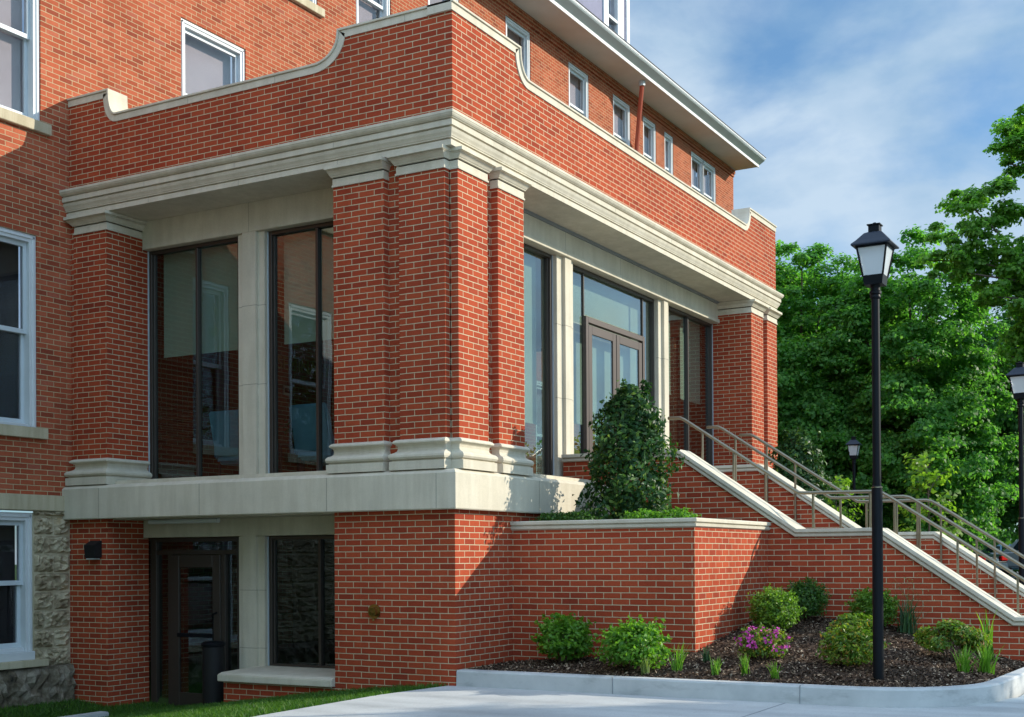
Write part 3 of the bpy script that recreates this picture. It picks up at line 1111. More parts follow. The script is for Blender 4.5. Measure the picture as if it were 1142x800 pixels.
# lower storey of the shaded side: lintel, doorway, window and its sill
ln = MB()
ln.box(0.62, 0.9, 1.6, 5.335, 0.962, 1.235)
ln.build('lower_lintel', 'limestone', annex, bevel=0.004)
sf = MB()
sf.box(0.1, 0.66, 1.64, 5.36, 1.19, 1.24)
sf.build('lower_soffit', 'limestone', annex)
tl = MB()
tl.tube([(0.35, 3.75, 1.16), (0.35, 4.95, 1.16)], 0.03, 8)
tl.build('strip_light', 'white_paint', annex, smooth=True)
glazing('A', 1.67, 3.255, -0.69, 0.955, 0.73, (2.46,))
f = MB()
f.box(0.73, 0.85, 5.21, 5.322, -1.34, 0.955)
f.box(0.73, 0.85, 3.715, 3.79, -1.34, 0.955)
f.box(0.73, 0.85, 3.79, 5.21, 0.90, 0.955)
f.box(0.73, 0.85, 3.79, 5.21, 0.73, 0.79)
f.box(0.73, 0.85, 4.93, 5.0, -1.34, 0.73)
f.box(0.73, 0.85, 3.99, 4.06, -1.34, 0.73)
fr = f.build('basement_door_frame', 'bronze_frame', annex, bevel=0.003, segs=1)
for a, b, c_, d in ((3.79, 5.21, 0.79, 0.90), (5.0, 5.21, -1.3, 0.73), (3.79, 3.99, -1.3, 0.73)):
    MB().box(0.78, 0.792, a + .003, b - .003, c_, d).build('pane', 'window_glass', fr)
f = MB()
f.box(0.715, 0.765, 4.79, 4.925, -1.335, 0.725)
f.box(0.715, 0.765, 4.065, 4.20, -1.335, 0.725)
f.box(0.715, 0.765, 4.20, 4.79, 0.56, 0.725)
f.box(0.715, 0.765, 4.20, 4.79, -1.335, -1.1)
dr = f.build('basement_door', 'bronze_frame', annex, bevel=0.004, segs=1)
MB().box(0.734, 0.746, 4.198, 4.792, -1.11, 0.565).build('pane', 'window_glass', dr)
hd = MB()
hd.tube([(0.715, 4.13, -0.45), (0.65, 4.13, -0.43), (0.65, 4.13, -0.05), (0.715, 4.13, -0.03)], 0.014, 8)
hd.box(0.69, 0.71, 4.2, 4.8, -0.36, -0.31)
hd.build('handle', 'black_metal', dr, smooth=True)
sl = MB()
sl.prism([(-0.075, -0.825), (-0.075, -0.745), (0.0, -0.72), (0.80, -0.69), (0.80, -0.825)], 'Y', 1.656, 3.40)
sl.build('lower_window_sill', 'limestone', annex, bevel=0.008)
st = MB()
st.box(0.0, 0.72, 3.4, 5.34, -1.6, -1.34)
st.build('door_step', 'concrete', annex)

# parapet: brick field under a stone coping with S-curved steps
def ogee(s0, z0, s1, z1, n=9):
    """quarter-round step from the low run (s0,z0) up to the high run (s1,z1)"""
    out = []
    for i in range(n + 1):
        a = rad(90) * i / n
        out.append((s0 + (s1 - s0) * math.sin(a), z0 + (z1 - z0) * 0.86 * (1 - math.cos(a))))
    out.append((s1 + (s1 - s0) * 0.02, z1))
    return out


ZH, ZL = 6.812, 6.475
pathA = [(0.0, ZH)] + [(s, z) for s, z in reversed(ogee(1.92, ZL, 1.565, ZH))] + ogee(5.159, ZL, 5.283, ZH) + [(YO, ZH)]
pathB = [(0.0, ZH)] + [(s, z) for s, z in reversed(ogee(1.727, ZL, 1.514, ZH))] + ogee(9.572, ZL, 9.787, ZH) + [(XP, ZH)]
CT = 0.105
pp = MB()


def field(path, plane, w0, w1, zb):
    for (s0, za), (s1, zc) in zip(path[:-1], path[1:]):
        if abs(s1 - s0) < 1e-4:
            continue
        poly = [(s0, zb), (s1, zb), (s1, zc - .06), (s0, za - .06)]
        pp.prism(poly, 'X' if plane == 'A' else 'Y', w0, w1)


field([(0.0005, ZH)] + pathA[1:], 'A', 0.0, 0.28, 5.56)
field([(0.279, ZH)] + pathB[1:-1] + [(XP - .279, ZH)], 'B', 0.0, 0.28, 5.56)
pp.box(XP - .28, XP, 0.0, YO, 5.56, 6.7)
pp.build('parapet', 'brick_new', annex)


def cop_prof(w):
    return [(-0.012, CT), (-0.012, 0.026), (-0.004, 0.022), (-0.030, 0.018), (-0.030, -0.004), (w, -0.004), (w, CT)]


cp = MB()
cp.run(pathA, 0, 0, cop_prof(0.31), 'X')
cp.build('coping', 'limestone', annex)
cp = MB()
cp.run([(s, z) if i else (-0.030, z) for i, (s, z) in enumerate(pathB)], 0, 0, [(a - 0.002, d - .001) for a, d in cop_prof(0.31)], 'Y')
cp.build('coping', 'limestone', annex)
cp = MB()
cp.run([(0.0, ZH - .003), (YO, ZH - .003)], 0, 0, [(XP - .30, CT), (XP - .30, 0), (XP + .02, 0), (XP + .02, CT)], 'X')
cp.build('coping', 'limestone', annex)
cj = Pieces()
for yy in (0.62, 2.5, 3.9):
    zt = ZH if yy < 1.5 else ZL
    cj.box(-0.0135, 0.0, yy - .003, yy + .003, zt - CT + .002, zt - .03)
cj.build('coping_joint', 'stone_joint', annex)

# ------------------------------------------------------------------ the old building behind
old = thing('brick_building', 'tall old red brick building with white eaves rising behind the annex', 'building', (0, YO, GZ))
holes = [(-1.60, -0.46, 6.36, 8.69), (2.10, 3.52, 6.5, 8.69), (4.25, 5.34, 10.02, 12.25), (6.43, 7.51, 9.3, 12.25), (8.75, 9.90, 10.4, 12.25),
         (11.77, 12.88, 10.4, 12.25), (14.72, 15.80, 10.4, 12.25), (17.16, 18.21, 10.4, 12.25), (19.01, 19.88, 10.4, 12.25), (20.45, 21.08, 10.4, 12.25),
         (22.40, 24.38, 10.4, 12.25), (-1.54, -0.53, 2.38, 4.88), (-4.12, -2.96, 2.38, 4.88), (-4.2, -2.9, 6.36, 8.69),
         (13.0, 14.0, 2.2, 4.6), (16.0, 17.0, 2.2, 4.6), (19.0, 20.0, 2.2, 4.6)]
X0, X1, Z0, Z1 = -9.0, 25.9, 1.31, 12.57
gx = sorted({X0, X1, *[h_[0] for h_ in holes], *[h_[1] for h_ in holes]})
gz = sorted({Z0, Z1, *[h_[2] for h_ in holes], *[h_[3] for h_ in holes]})
ow = MB()
for a, b in zip(gx[:-1], gx[1:]):
    for c_, d in zip(gz[:-1], gz[1:]):
        mx, mz = (a + b) / 2, (c_ + d) / 2
        if any(h_[0] < mx < h_[1] and h_[2] < mz < h_[3] for h_ in holes):
            continue
        ow.add([(a, YO, c_), (b, YO, c_), (b, YO, d), (a, YO, d)], [(0, 1, 2, 3)])
for a, b, c_, d in holes:
    q = 0.22
    ow.add([(a, YO, c_), (a, YO, d), (a, YO + q, d), (a, YO + q, c_)], [(0, 1, 2, 3)])
    ow.add([(b, YO, c_), (b, YO + q, c_), (b, YO + q, d), (b, YO, d)], [(0, 1, 2, 3)])
    ow.add([(a, YO, d), (b, YO, d), (b, YO + q, d), (a, YO + q, d)], [(0, 1, 2, 3)])
    ow.add([(a, YO, c_), (a, YO + q, c_), (b, YO + q, c_), (b, YO, c_)], [(0, 1, 2, 3)])
ow.add([(X1, YO, -1), (X1, YO + 14, -1), (X1, YO + 14, Z1), (X1, YO, Z1)], [(0, 1, 2, 3)])
ow.add([(X0, YO, -1.5), (X0, YO, Z1), (X0, YO + 14, Z1), (X0, YO + 14, -1.5)], [(0, 1, 2, 3)])
ow.box(0.02, X1, YO + .002, YO + .3, -1.5, 1.308)
wme = ow.build('brick_wall', 'brick_old', old)
# corbelled courses under the eaves
cb_ = MB()
cb_.box(X0, X1, YO - .035, YO, 12.37, 12.45)
cb_.box(X0, X1 + .0, YO - .07, YO, 12.452, 12.565)
cb_.build('corbel_course', 'brick_old', old)


def sash_window(a, b, c_, d, meet=None, twin=False, sill=True, blind=True):
    y0 = YO + 0.075
    f = MB()
    cw = 0.105
    if d - c_ < 0.1:
        return
    parts_ = [(a, b)] if not twin else [(a, (a + b) / 2 + .05), ((a + b) / 2 - .05, b)]
    for p0, p1 in parts_:
        f.box(p0, p0 + cw, y0 - .055, y0 + .12, c_, d)
        f.box(p1 - cw, p1, y0 - .055, y0 + .12, c_, d)
        f.box(p0 + cw, p1 - cw, y0 - .055, y0 + .12, d - cw, d)
        f.box(p0 + cw, p1 - cw, y0 - .03, y0 + .12, c_, c_ + .05)
        f.box(p0 + .03, p0 + .06, y0 - .07, y0 - .05, c_, d - .03)
        f.box(p1 - .06, p1 - .03, y0 - .07, y0 - .05, c_, d - .03)
        f.box(p0 + .03, p1 - .03, y0 - .07, y0 - .05, d - .06, d - .03)
    fr_ = f.build('window', 'white_paint', old, bevel=0.004, segs=1)
    for p0, p1 in parts_:
        m_ = meet if meet else (c_ + d) / 2
        s_ = MB()
        e = 0.05
        for (s0, s1, yy) in ((c_ + .05, m_ + .03, y0 + .05), (m_ - .03, d - cw, y0 + .0)):
            s_.box(p0 + cw, p0 + cw + e, yy, yy + .045, s0, s1)
            s_.box(p1 - cw - e, p1 - cw, yy, yy + .045, s0, s1)
            s_.box(p0 + cw + e, p1 - cw - e, yy, yy + .045, s1 - .06, s1)
            s_.box(p0 + cw + e, p1 - cw - e, yy, yy + .045, s0, s0 + .06)
        s_.build('sash', 'sash_paint', fr_, bevel=0.003, segs=1)
        pn = MB()
        pn2 = MB()
        pn.box(p0 + cw + e - .004, p1 - cw - e + .004, y0 + .068, y0 + .074, c_ + .1, m_)
        pn2.box(p0 + cw + e - .004, p1 - cw - e + .004, y0 + .018, y0 + .024, m_, d - cw - .05)
        pn.build('pane', 'old_glass', fr_)
        pn2.build('pane', 'old_glass', fr_)
        bl = MB()
        bl.box(p0 + cw, p1 - cw, y0 + .15, y0 + .16, c_ + .04, d - .08)
        bl.build('blind', 'blind_fabric' if blind else 'dark_room', fr_)  # with blind off, a near-black sheet stands for the unlit room
    if sill:
        MB().box(a - .12, b + .12, YO - .07, YO + .1, c_ - .14, c_).build('sill', 'limestone_old', fr_, bevel=0.006)


for i, h_ in enumerate(holes):
    sash_window(*h_, meet=7.46 if abs(h_[3] - 8.69) < .01 and h_[0] < 0 else (3.62 if abs(h_[3] - 4.88) < .01 else None), twin=(i == 10), blind=h_[3] > 5 or h_[0] > 10)

# stone base of the old building
lb = MB()
lb.box(X0, 0.0, YO - .05, YO + .2, 1.31, 1.515)
lb.build('stone_band', 'limestone_old', old, bevel=0.008)
rs = random.Random(3)


def rock_block(m, x0, x1, z0, z1, yb, bulge, nx=10, nz=7):
    g = [[0] * (nz + 1) for _ in range(nx + 1)]
    vs, fs = [], []
    for i in range(nx + 1):
        for j in range(nz + 1):
            e = min(i, nx - i) == 0 or min(j, nz - j) == 0
            d = -0.012 if e else bulge * (rs.choice((0.25, 0.6, 1.0, 1.35)) + rs.uniform(-.15, .15))
            xx = x0 + (x1 - x0) * i / nx + (0 if e else rs.uniform(-.012, .012))
            zz = z0 + (z1 - z0) * j / nz + (0 if e else rs.uniform(-.010, .010))
            g[i][j] = len(vs)
            vs.append((xx, yb - d, zz))
    for i in range(nx):
        for j in range(nz):
            fs.append((g[i][j], g[i + 1][j], g[i + 1][j + 1], g[i][j + 1]))
    m.add(vs, fs)


bw = (-1.62, -0.60, -0.50, 1.28)
sb = MB()
sb_e = MB()
z = -0.72
row_i = 0
while z < 1.29:
    hh = 0.245 if z + .245 < 1.25 else 1.31 - z
    x = 0.0 - (0.28 if row_i % 2 else 0.0)
    if row_i % 2:
        rock_block(sb_e, x + .008, 0.0, z + .008, z + hh - .008, YO, 0.035, 4)
    while x > X0:
        L = rs.uniform(.42, .6)
        a, b = max(x - L, X0), x
        zc = z + hh / 2
        if bw[2] - .1 < zc < bw[3]:
            if b > bw[0] and a < bw[1]:
                if b > bw[1] + .02:
                    a = bw[1]
                elif a < bw[0] - .02:
                    b = bw[0]
                else:
                    x -= L
                    continue
        if b - a > .05:
            rock_block(sb_e if b > -0.6 and a > -1.2 else sb, a + .008, b - .008, z + .008, z + hh - .008, YO, 0.04)
        x -= L
    z += hh
    row_i += 1
sb.build('stone_wall', 'rough_stone', old)
sb_e.build('stone_wall', 'rough_stone', old)
mb_ = MB()
for a, b, c_, d in ((X0, bw[0], -1.5, 1.31), (bw[1], 0.03, -1.5, 1.31), (bw[0], bw[1], -1.5, bw[2])):
    mb_.add([(a, YO + .008, c_), (b, YO + .008, c_), (b, YO + .008, d), (a, YO + .008, d)], [(0, 1, 2, 3)])
for xx in (bw[0], bw[1]):
    mb_.add([(xx, YO, bw[2]), (xx, YO + .25, bw[2]), (xx, YO + .25, bw[3]), (xx, YO, bw[3])], [(0, 1, 2, 3)])
mb_.build('wall_mortar', 'limestone_old', old)
ru = MB()
xx = 0.0
while xx > X0:
    L = rs.uniform(.3, .7)
    rock_block(ru, xx - L, xx, -1.5, -0.73 + rs.uniform(-.02, .02), YO - .06, 0.07, 9, 9)
    ru.add([(xx - L, YO - .06, -0.73), (xx, YO - .06, -0.73), (xx, YO + .1, -0.68), (xx - L, YO + .1, -0.68)], [(0, 1, 2, 3)])
    xx -= L
ru.build('rubble_base', 'rubble_stone', old)
sash_window(*bw, meet=0.38, sill=False, blind=False)
MB().box(bw[0] - .15, bw[1] + .16, YO - .10, YO + .1, -0.70, -0.61).build('basement_sill', 'limestone_old', old, bevel=0.006)
MB().box(bw[0] - .1, bw[1] + .0, YO - .03, YO + .09, -0.61, -0.50).build('basement_frame', 'white_paint', old, bevel=0.006)

# eaves: soffit, fascia, gutter, roof
YE = 5.25
MB().box(X0, X1, YE, YO - .071, 12.566, 12.60).build('eaves_soffit', 'soffit_paint', old)
MB().box(X0, X1 + .03, YE - .03, YE - .001, 12.55, 12.66).build('fascia', 'white_paint', old, bevel=0.004)
gt = MB()
gt.prism([(YE - .031, 12.63), (YE - .20, 12.735), (YE - .225, 12.765), (YE - .225, 12.795), (YE - .21, 12.795), (YE - .12, 12.75), (YE - .031, 12.70)], 'X', X0, X1 + .05)
gt.build('gutter', 'gutter_paint', old)
MB().box(X0, X1 + .06, YE - .235, YE - .21, 12.78, 12.815).build('gutter_edge', 'white_paint', old)
MB().box(X0, X1 + .07, YE - .245, YE - .18, 12.816, 12.838).build('roof_edge', 'roof_slate', old)
rf = MB()
rf.prism([(YE - .20, 12.80), (YO + 7, 12.80 + 5.4), (YO + 7, 12.6), (YE - .20, 12.74)], 'X', X0, X1 + .04)
rf.build('roof', 'roof_slate', old)
# dormer
YD = 6.5
dm = MB()
dm.box(15.3, 17.60, YD, YD + 3, 13.3, 16.5)
dm.box(17.60, 19.13, YD + .002, YD + 3, 13.3, 13.6)
dm.box(18.9, 19.13, YD, YD + 3, 13.6, 16.5)
dm.box(17.6, 18.9, YD + .25, YD + 3, 13.6, 16.5)
dmo = dm.build('dormer', 'dormer_shingle', old)
df = MB()
df.box(17.56, 17.84, YD - .04, YD + .2, 13.6, 16.4)
df.box(18.40, 18.78, YD - .04, YD + .2, 13.6, 16.4)
df.box(17.84, 18.40, YD - .03, YD + .2, 14.52, 14.60)
df.box(17.84, 18.40, YD - .03, YD + .2, 15.6, 16.4)
df.box(18.98, 19.17, YD - .03, YD + .4, 13.4, 16.5)
df.box(17.2, 19.17, YD - .06, YD - .03, 13.4, 13.6)
df.build('dormer_frame', 'white_paint', dmo, bevel=0.004, segs=1)
MB().box(17.84, 18.40, YD + .06, YD + .068, 13.6, 15.6).build('pane', 'old_glass', dmo)
dr_ = MB()
dr_.prism([(15.0, 16.5), (17.2, 18.0), (19.45, 16.5)], 'Y', YD - .3, YD + 3)
dr_.build('dormer_roof', 'roof_slate', dmo)
dp = MB()
dp.tube([(17.55, 5.42, 12.57), (17.58, 5.44, 12.40), (18.35, 5.93, 11.25), (18.40, 5.95, 11.0), (18.40, 5.95, 6.0)], 0.06, 8)
dp.build('downspout', 'red_pipe', old, smooth=True)
dp = MB()
dp.tube([(17.55, 5.42, 12.56), (17.55, 5.42, 12.44)], 0.085, 8)
dp.build('downspout_outlet', 'gutter_paint', old)

# ------------------------------------------------------------------ entrance stairs
stairs = thing('entrance_stairs', 'flight of stone steps between brick side walls with sloping stone copings', 'stairs', (5.6, -3.0, GZ))
cop_path = [(0.61, 2.078), (-1.095, 2.078), (-2.685, 1.003), (-3.70, 1.003), (-5.25, -0.055), (-6.6, -0.055)]


def side_wall(x0, x1, outer):
    w = MB()
    zb = -1.0
    pth = [(s, z_ - .05) for s, z_ in cop_path]
    for (s0, za), (s1, zc) in zip(pth[:-1], pth[1:]):
        w.prism([(s0, zb), (s1, zb), (s1, zc), (s0, za)], 'X', x0, x1)
    wo = w.build('side_wall', 'brick_new', stairs)
    c_ = MB()
    m0, m1 = x0 - .055, x1 + .055
    c_.run(cop_path, 0, 0, [(m0 + .004, 0.0), (m0, 0.005), (m0, 0.042), (m0 + .034, 0.044), (m0 + .034, 0.060), (m0 + .012, 0.064), (m0 + .018, 0.094), (m0 + .053, 0.104),
                            (m1 - .053, 0.104), (m1 - .018, 0.094), (m1 - .012, 0.064), (m1 - .034, 0.060), (m1 - .034, 0.044), (m1, 0.042), (m1, 0.005), (m1 - .004, 0.0)], 'X')
    c_.build('coping', 'limestone', wo)
    return wo


side_wall(3.79, 4.16, True)
side_wall(7.06, 7.37, False)
stp = MB()
stp.box(4.155, 7.065, -0.97, 0.74, -0.9, 1.52)
for i in range(5):
    stp.box(4.155, 7.065, -0.97 - .28 * (i + 1), -0.97 - .28 * i, -0.9, 1.52 - .17 * (i + 1))
stp.box(4.155, 7.065, -3.55, -2.37, -0.9, 0.50)
for i in range(7):
    stp.box(4.155, 7.065, -3.55 - .28 * (i + 1), -3.55 - .28 * i, -0.9, 0.50 - .165 * (i + 1))
stp.build('steps', 'concrete', stairs)
# paving at the foot, and the stone face round to the left
pv2 = MB()
pv2.prism([(3.92, -45), (7.6, -45), (7.6, -5.7), (3.92, -5.7)], 'Z', -0.95, GZ - .003)
tag(pv2.build('front_path', 'concrete'), kind='structure')
pv3 = MB()
pv3.prism([(9.4, -45), (16, -45), (16, -3.2), (10.4, -3.2), (9.4, -6.0)], 'Z', -0.95, GZ - .003)
tag(pv3.build('side_path', 'concrete'), kind='structure')


def handrail(x, label, dy=0.0, dz=0.0):
    r = thing('handrail', label, 'handrail', (x, -3.0, 0.6), group='steel handrails of the entrance stairs')
    H = [(-0.80, 2.535), (-0.97, 2.532), (-1.03, 2.505), (-2.52, 1.52), (-2.60, 1.468), (-2.68, 1.462), (-3.58, 1.455), (-3.66, 1.44), (-3.74, 1.395), (-5.25, 0.40), (-5.75, 0.07)]
    H = [(a_ + dy, b_ + dz) for a_, b_ in H]
    MB().tube([(x, s, z_) for s, z_ in H], 0.0225, 12).build('rail', 'brushed_steel', r, smooth=True)
    for s in (-1.23, -1.67, -2.735, -3.462, -3.79, -4.515, -5.2):
        zt = np.interp(-s, [-h_[0] for h_ in H], [h_[1] for h_ in H]) - .015
        zb = float(np.interp(-s, [0.8, 0.97, 2.37, 3.55, 5.51], [1.52, 1.50, 0.50, 0.50, -0.66])) - .05
        MB().box(x - .021, x + .021, s - .012, s + .012, zb, float(zt)).build('post', 'brushed_steel', r, bevel=0.004, segs=1)
    return r


handrail(4.30, 'steel handrail along the stair wall that bounds the mulch bed', 0.06, 0.015)
handrail(5.60, 'steel handrail down the middle of the stairs, between the other two')
handrail(7.00, 'steel handrail along the stair wall farther from the lamp post in the bed')

# ------------------------------------------------------------------ brick planters either side of the stairs
def planter(x0, x1, label, flip=False):
    p = thing('brick_planter', label, 'planter', (x0, -1.2, GZ), group='raised brick planters beside the stairs')
    w = MB()
    ya, yb = -2.303, 0.0
    if not flip:
        w.box(x0, x0 + .2, ya, yb, -1.0, 1.0)
        w.box(x0 + .2, x1, ya, ya + .2, -1.0, 1.0)
    else:
        w.box(x1 - .2, x1, ya, yb, -1.0, 1.0)
        w.box(x0, x1 - .2, ya, ya + .2, -1.0, 1.0)
    w.build('wall', 'brick_new', p)
    prof = [(-0.23, 1.09), (0.028, 1.092), (0.040, 1.082), (0.040, 1.050), (0.014, 1.048), (0.014, 1.034), (0.032, 1.030), (0.027, 1.0), (-0.005, 0.982), (-0.23, 0.982)]
    c_ = MB()
    if not flip:
        c_.sweep([(x0, yb), (x0, ya), (x1, ya)], prof)
    else:
        c_.sweep([(x0, ya), (x1, ya), (x1, yb)], prof)
    c_.build('coping', 'limestone', p)
    MB().box(x0 + .19, x1, ya + .19, yb, 0.3, 1.02).build('soil', 'soil', p)
    return p


planter(1.27, 3.79, 'raised brick planter with stone coping holding the tall holly by the annex corner')
planter(7.37, 10.2, 'raised brick planter beyond the stairs, mostly hidden by the stair wall', flip=True)

# ------------------------------------------------------------------ lamp posts
def lamp(loc, rz, label):
    r = thing('street_lamp', label, 'lamp post', loc, rz, group='black lantern lamp posts')
    b = MB()
    b.lathe([(0.052, 0.0), (0.052, 1.86), (0.049, 1.875), (0.040, 1.885), (0.038, 3.72), (0.038, 3.74)], n=20)
    b.build('post', 'black_metal', r, smooth=True, local=True)
    c_ = MB()
    c_.lathe([(0.0535, 1.862), (0.0535, 1.872)], n=20)
    c_.build('joint_ring', 'brushed_steel', r, local=True)
    c_ = MB()
    c_.lathe([(0.040, 3.70), (0.050, 3.71), (0.052, 3.725), (0.046, 3.735), (0.046, 3.745), (0.058, 3.75), (0.058, 3.775), (0.048, 3.785), (0.046, 3.82), (0.05, 3.84)], n=20)
    c_.build('collar', 'black_metal', r, smooth=True, local=True)
    q = math.pi / 4
    k = math.sqrt(2)
    # lantern body: square frustum, wider at the top
    bb = MB()
    bb.lathe([(0.088 * k, 3.835), (0.098 * k, 3.925), (0.085 * k, 3.925), (0.085 * k, 3.84)], n=4, rot=q)
    bb.build('lantern_base', 'black_metal', r, local=True)
    gl = MB()
    gl.lathe([(0.092 * k, 3.926), (0.140 * k, 4.20)], n=4, rot=q)
    gl.build('lantern_glass', 'lantern_glass', r, local=True)
    fr_ = MB()
    for sx in (-1, 1):
        for sy in (-1, 1):
            fr_.tube([(sx * .095, sy * .095, 3.915), (sx * .143, sy * .143, 4.205)], 0.010, 4)
    for a in (-1, 1):
        fr_.box(-.146, .146, a * .146 - .008, a * .146 + .008, 4.19, 4.207)
        fr_.box(a * .146 - .008, a * .146 + .008, -.138, .138, 4.19, 4.207)
    fr_.build('lantern_frame', 'black_metal', r, local=True)
    rf_ = MB()
    rf_.lathe([(0.185 * k, 4.208), (0.190 * k, 4.216), (0.186 * k, 4.228), (0.150 * k, 4.262), (0.085 * k, 4.338), (0.055 * k, 4.352)], n=4, rot=q)
    rf_.build('lantern_roof', 'roof_metal', r, local=True)
    cp_ = MB()
    cp_.lathe([(0.052 * k, 4.345), (0.052 * k, 4.415), (0.064 * k, 4.418), (0.064 * k, 4.428), (0.03, 4.438), (0.012, 4.45), (0.0, 4.452)], n=4, rot=q)
    cp_.build('lantern_cap', 'black_metal', r, local=True)
    return r


lamp_rz = math.atan2(-7.526 + 4.44, -11.994 - 0.65) + rad(-14)
L1 = lamp((0.65, -4.44, -0.54), lamp_rz, 'black lantern lamp post standing in the mulch bed in front of the stairs')
dup(L1, (22.85, 1.59, -0.55), lamp_rz + rad(4), 'small looking lamp post under the trees beyond the stair handrails')
dup(L1, (10.60, -4.37, -0.60), lamp_rz - rad(6), 'lamp post cut by the picture edge, beside the parked cars')

# ------------------------------------------------------------------ plants
def shrub(name, label, cat, loc, rx, ry, h, n, leaf, mat, seed, group=None, lumps=0, up=0.5, aspect=0.55, stems=7, base=0.12, rag=0.12, extra=None, squat=0.5):
    """a bush of many small leaves on twigs: parts foliage and stem"""
    r = thing(name, label, cat, loc, group=group)
    g = np.random.default_rng(seed)
    D = unit(g.normal(size=(n, 3)))
    D[:, 2] = np.where(D[:, 2] < -0.92, -D[:, 2], D[:, 2])
    rr = g.uniform(0, 1, n) ** 0.42
    # uneven outline: radial noise by direction, plus shoots
    lob = np.zeros(n)
    for _ in range(9):
        d0 = unit(g.normal(size=(1, 3)))[0]
        lob += g.uniform(-.5, 1.0) * np.clip(D @ d0, 0, 1) ** 5
    rad_ = rr * (1 + rag * lob)
    P = D * rad_[:, None]
    # twigs: leaves gather along short shoots that break the outline
    ns = max(26, n // 45)
    sd = unit(g.normal(size=(ns, 3)) + np.array([0, 0, .25]))
    sd[:, 2] = np.where(sd[:, 2] < -.75, -sd[:, 2], sd[:, 2])
    sl = g.uniform(.85, 1.22, ns)
    on = g.uniform(0, 1, n) < .55
    k_ = g.integers(0, ns, n)
    tt = g.uniform(.45, 1.0, n)
    lob_s = np.interp(np.arange(n), np.arange(n), 1 + rag * lob)
    Q = sd[k_] * (sl[k_] * tt)[:, None] + g.normal(size=(n, 3)) * .045
    P = np.where(on[:, None], Q * (1 + .5 * rag * lob)[:, None], P * .93)
    if lumps:
        cs = unit(g.normal(size=(lumps, 3)))
        cs[:, 2] = np.abs(cs[:, 2]) * 1.2 - .55
        cs *= g.uniform(.45, .85, (lumps, 1))
        pick = g.integers(0, lumps, n)
        P = cs[pick] + unit(g.normal(size=(n, 3))) * (g.uniform(0, 1, n) ** .5)[:, None] * .36
        D = unit(P)
    low = np.clip(-P[:, 2], 0, 1)[:, None]
    P = P * np.array([1, 1, 1]) * (1 - .18 * low) + D * low * np.array([.22, .22, 0])
    W_ = P * np.array([rx, ry, h * 0.5]) + np.array([0, 0, base * 0 + h * squat])
    W_[:, 2] = np.maximum(W_[:, 2], 0.02 + g.uniform(0, .06, n))
    N = D * 0.8 + np.array([0, 0, up]) + g.normal(size=(n, 3)) * 0.55
    V, F = leaves(g, W_, N, g.uniform(.7, 1.25, n) * leaf, aspect)
    np_mesh('foliage', V, F, mat, r)
    s = MB()
    for i in range(stems):
        a = 2 * math.pi * i / stems + g.uniform(-.3, .3)
        e = Vector((math.cos(a) * rx * .55, math.sin(a) * ry * .55, h * g.uniform(.5, .8)))
        s.tube([(math.cos(a) * .02, math.sin(a) * .02, -.04), tuple(e * .5 + Vector((0, 0, h * .08))), tuple(e)], [.010, .007, .003], 5)
    s.build('stem', 'twig', r, local=True)
    if extra:
        extra(r, g, W_, D)
    return r


GB = 'shrubs planted in the mulch bed'
shrub('leafy_shrub', 'leafy green shrub against the planter wall, nearest the annex corner', 'shrub', (0.95, -0.84, -0.55), .33, .33, .56, 2600, .062, 'leaf_bright', 11, GB, rag=.25, stems=9)
shrub('leafy_shrub', 'brighter yellow green leafy shrub against the planter wall, beside the darker leafy one', 'shrub', (0.55, -1.90, -0.56), .36, .38, .54, 3000, .060, 'leaf_bright', 12, GB, rag=.28, stems=9)
shrub('round_boxwood', 'light green round boxwood in front of the darker one by the stair wall', 'shrub', (2.60, -2.76, -0.26), .31, .31, .54, 6500, .034, 'leaf_box', 13, GB, rag=.12, lumps=0)
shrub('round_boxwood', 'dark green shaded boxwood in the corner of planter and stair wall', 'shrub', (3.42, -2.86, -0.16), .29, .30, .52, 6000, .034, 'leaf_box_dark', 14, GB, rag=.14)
shrub('round_boxwood', 'round boxwood standing by the stair wall behind the lamp post', 'shrub', (3.45, -3.70, -0.24), .29, .30, .50, 6000, .036, 'leaf_box', 15, GB, rag=.14)


def blossoms(r, g, W_, D):
    top = np.where((D[:, 2] > -.15) & (np.linalg.norm(W_[:, :2], axis=1) > .08))[0]
    idx = g.choice(top, 110, replace=False)
    C_ = []
    NN = []
    for i in idx:
        c0 = W_[i] + D[i] * np.array([.06, .06, .03])
        for _ in range(5):
            C_.append(c0 + g.normal(size=3) * .013)
            NN.append(D[i] + g.normal(size=3) * .5)
    V, F = leaves(g, np.array(C_), np.array(NN), g.uniform(.022, .040, len(C_)), .9)
    np_mesh('blossoms', V, F, 'petal', r)


shrub('azalea', 'low azalea bush with bright pink blossoms in front of the boxwood', 'shrub', (1.16, -3.10, -0.46), .27, .27, .38, 2600, .038, 'leaf_rhodo', 16, GB, rag=.2, extra=blossoms)
shrub('rhododendron', 'yellow green rhododendron with red tinged tips behind the lower one by the lamp', 'shrub', (2.60, -3.68, -0.32), .30, .30, .40, 1900, .062, 'leaf_rhodo', 17, GB, lumps=9, aspect=.42)
shrub('rhododendron', 'dense low rhododendron beside the foot of the lamp post', 'shrub', (1.17, -4.03, -0.50), .31, .31, .46, 3400, .050, 'leaf_rhodo', 18, GB, rag=.22, aspect=.42)
shrub('rhododendron', 'wide clumpy rhododendron in the bend of the kerb, below the stair coping', 'shrub', (2.45, -4.78, -0.52), .42, .42, .54, 4600, .056, 'leaf_rhodo', 19, GB, lumps=15, aspect=.42)

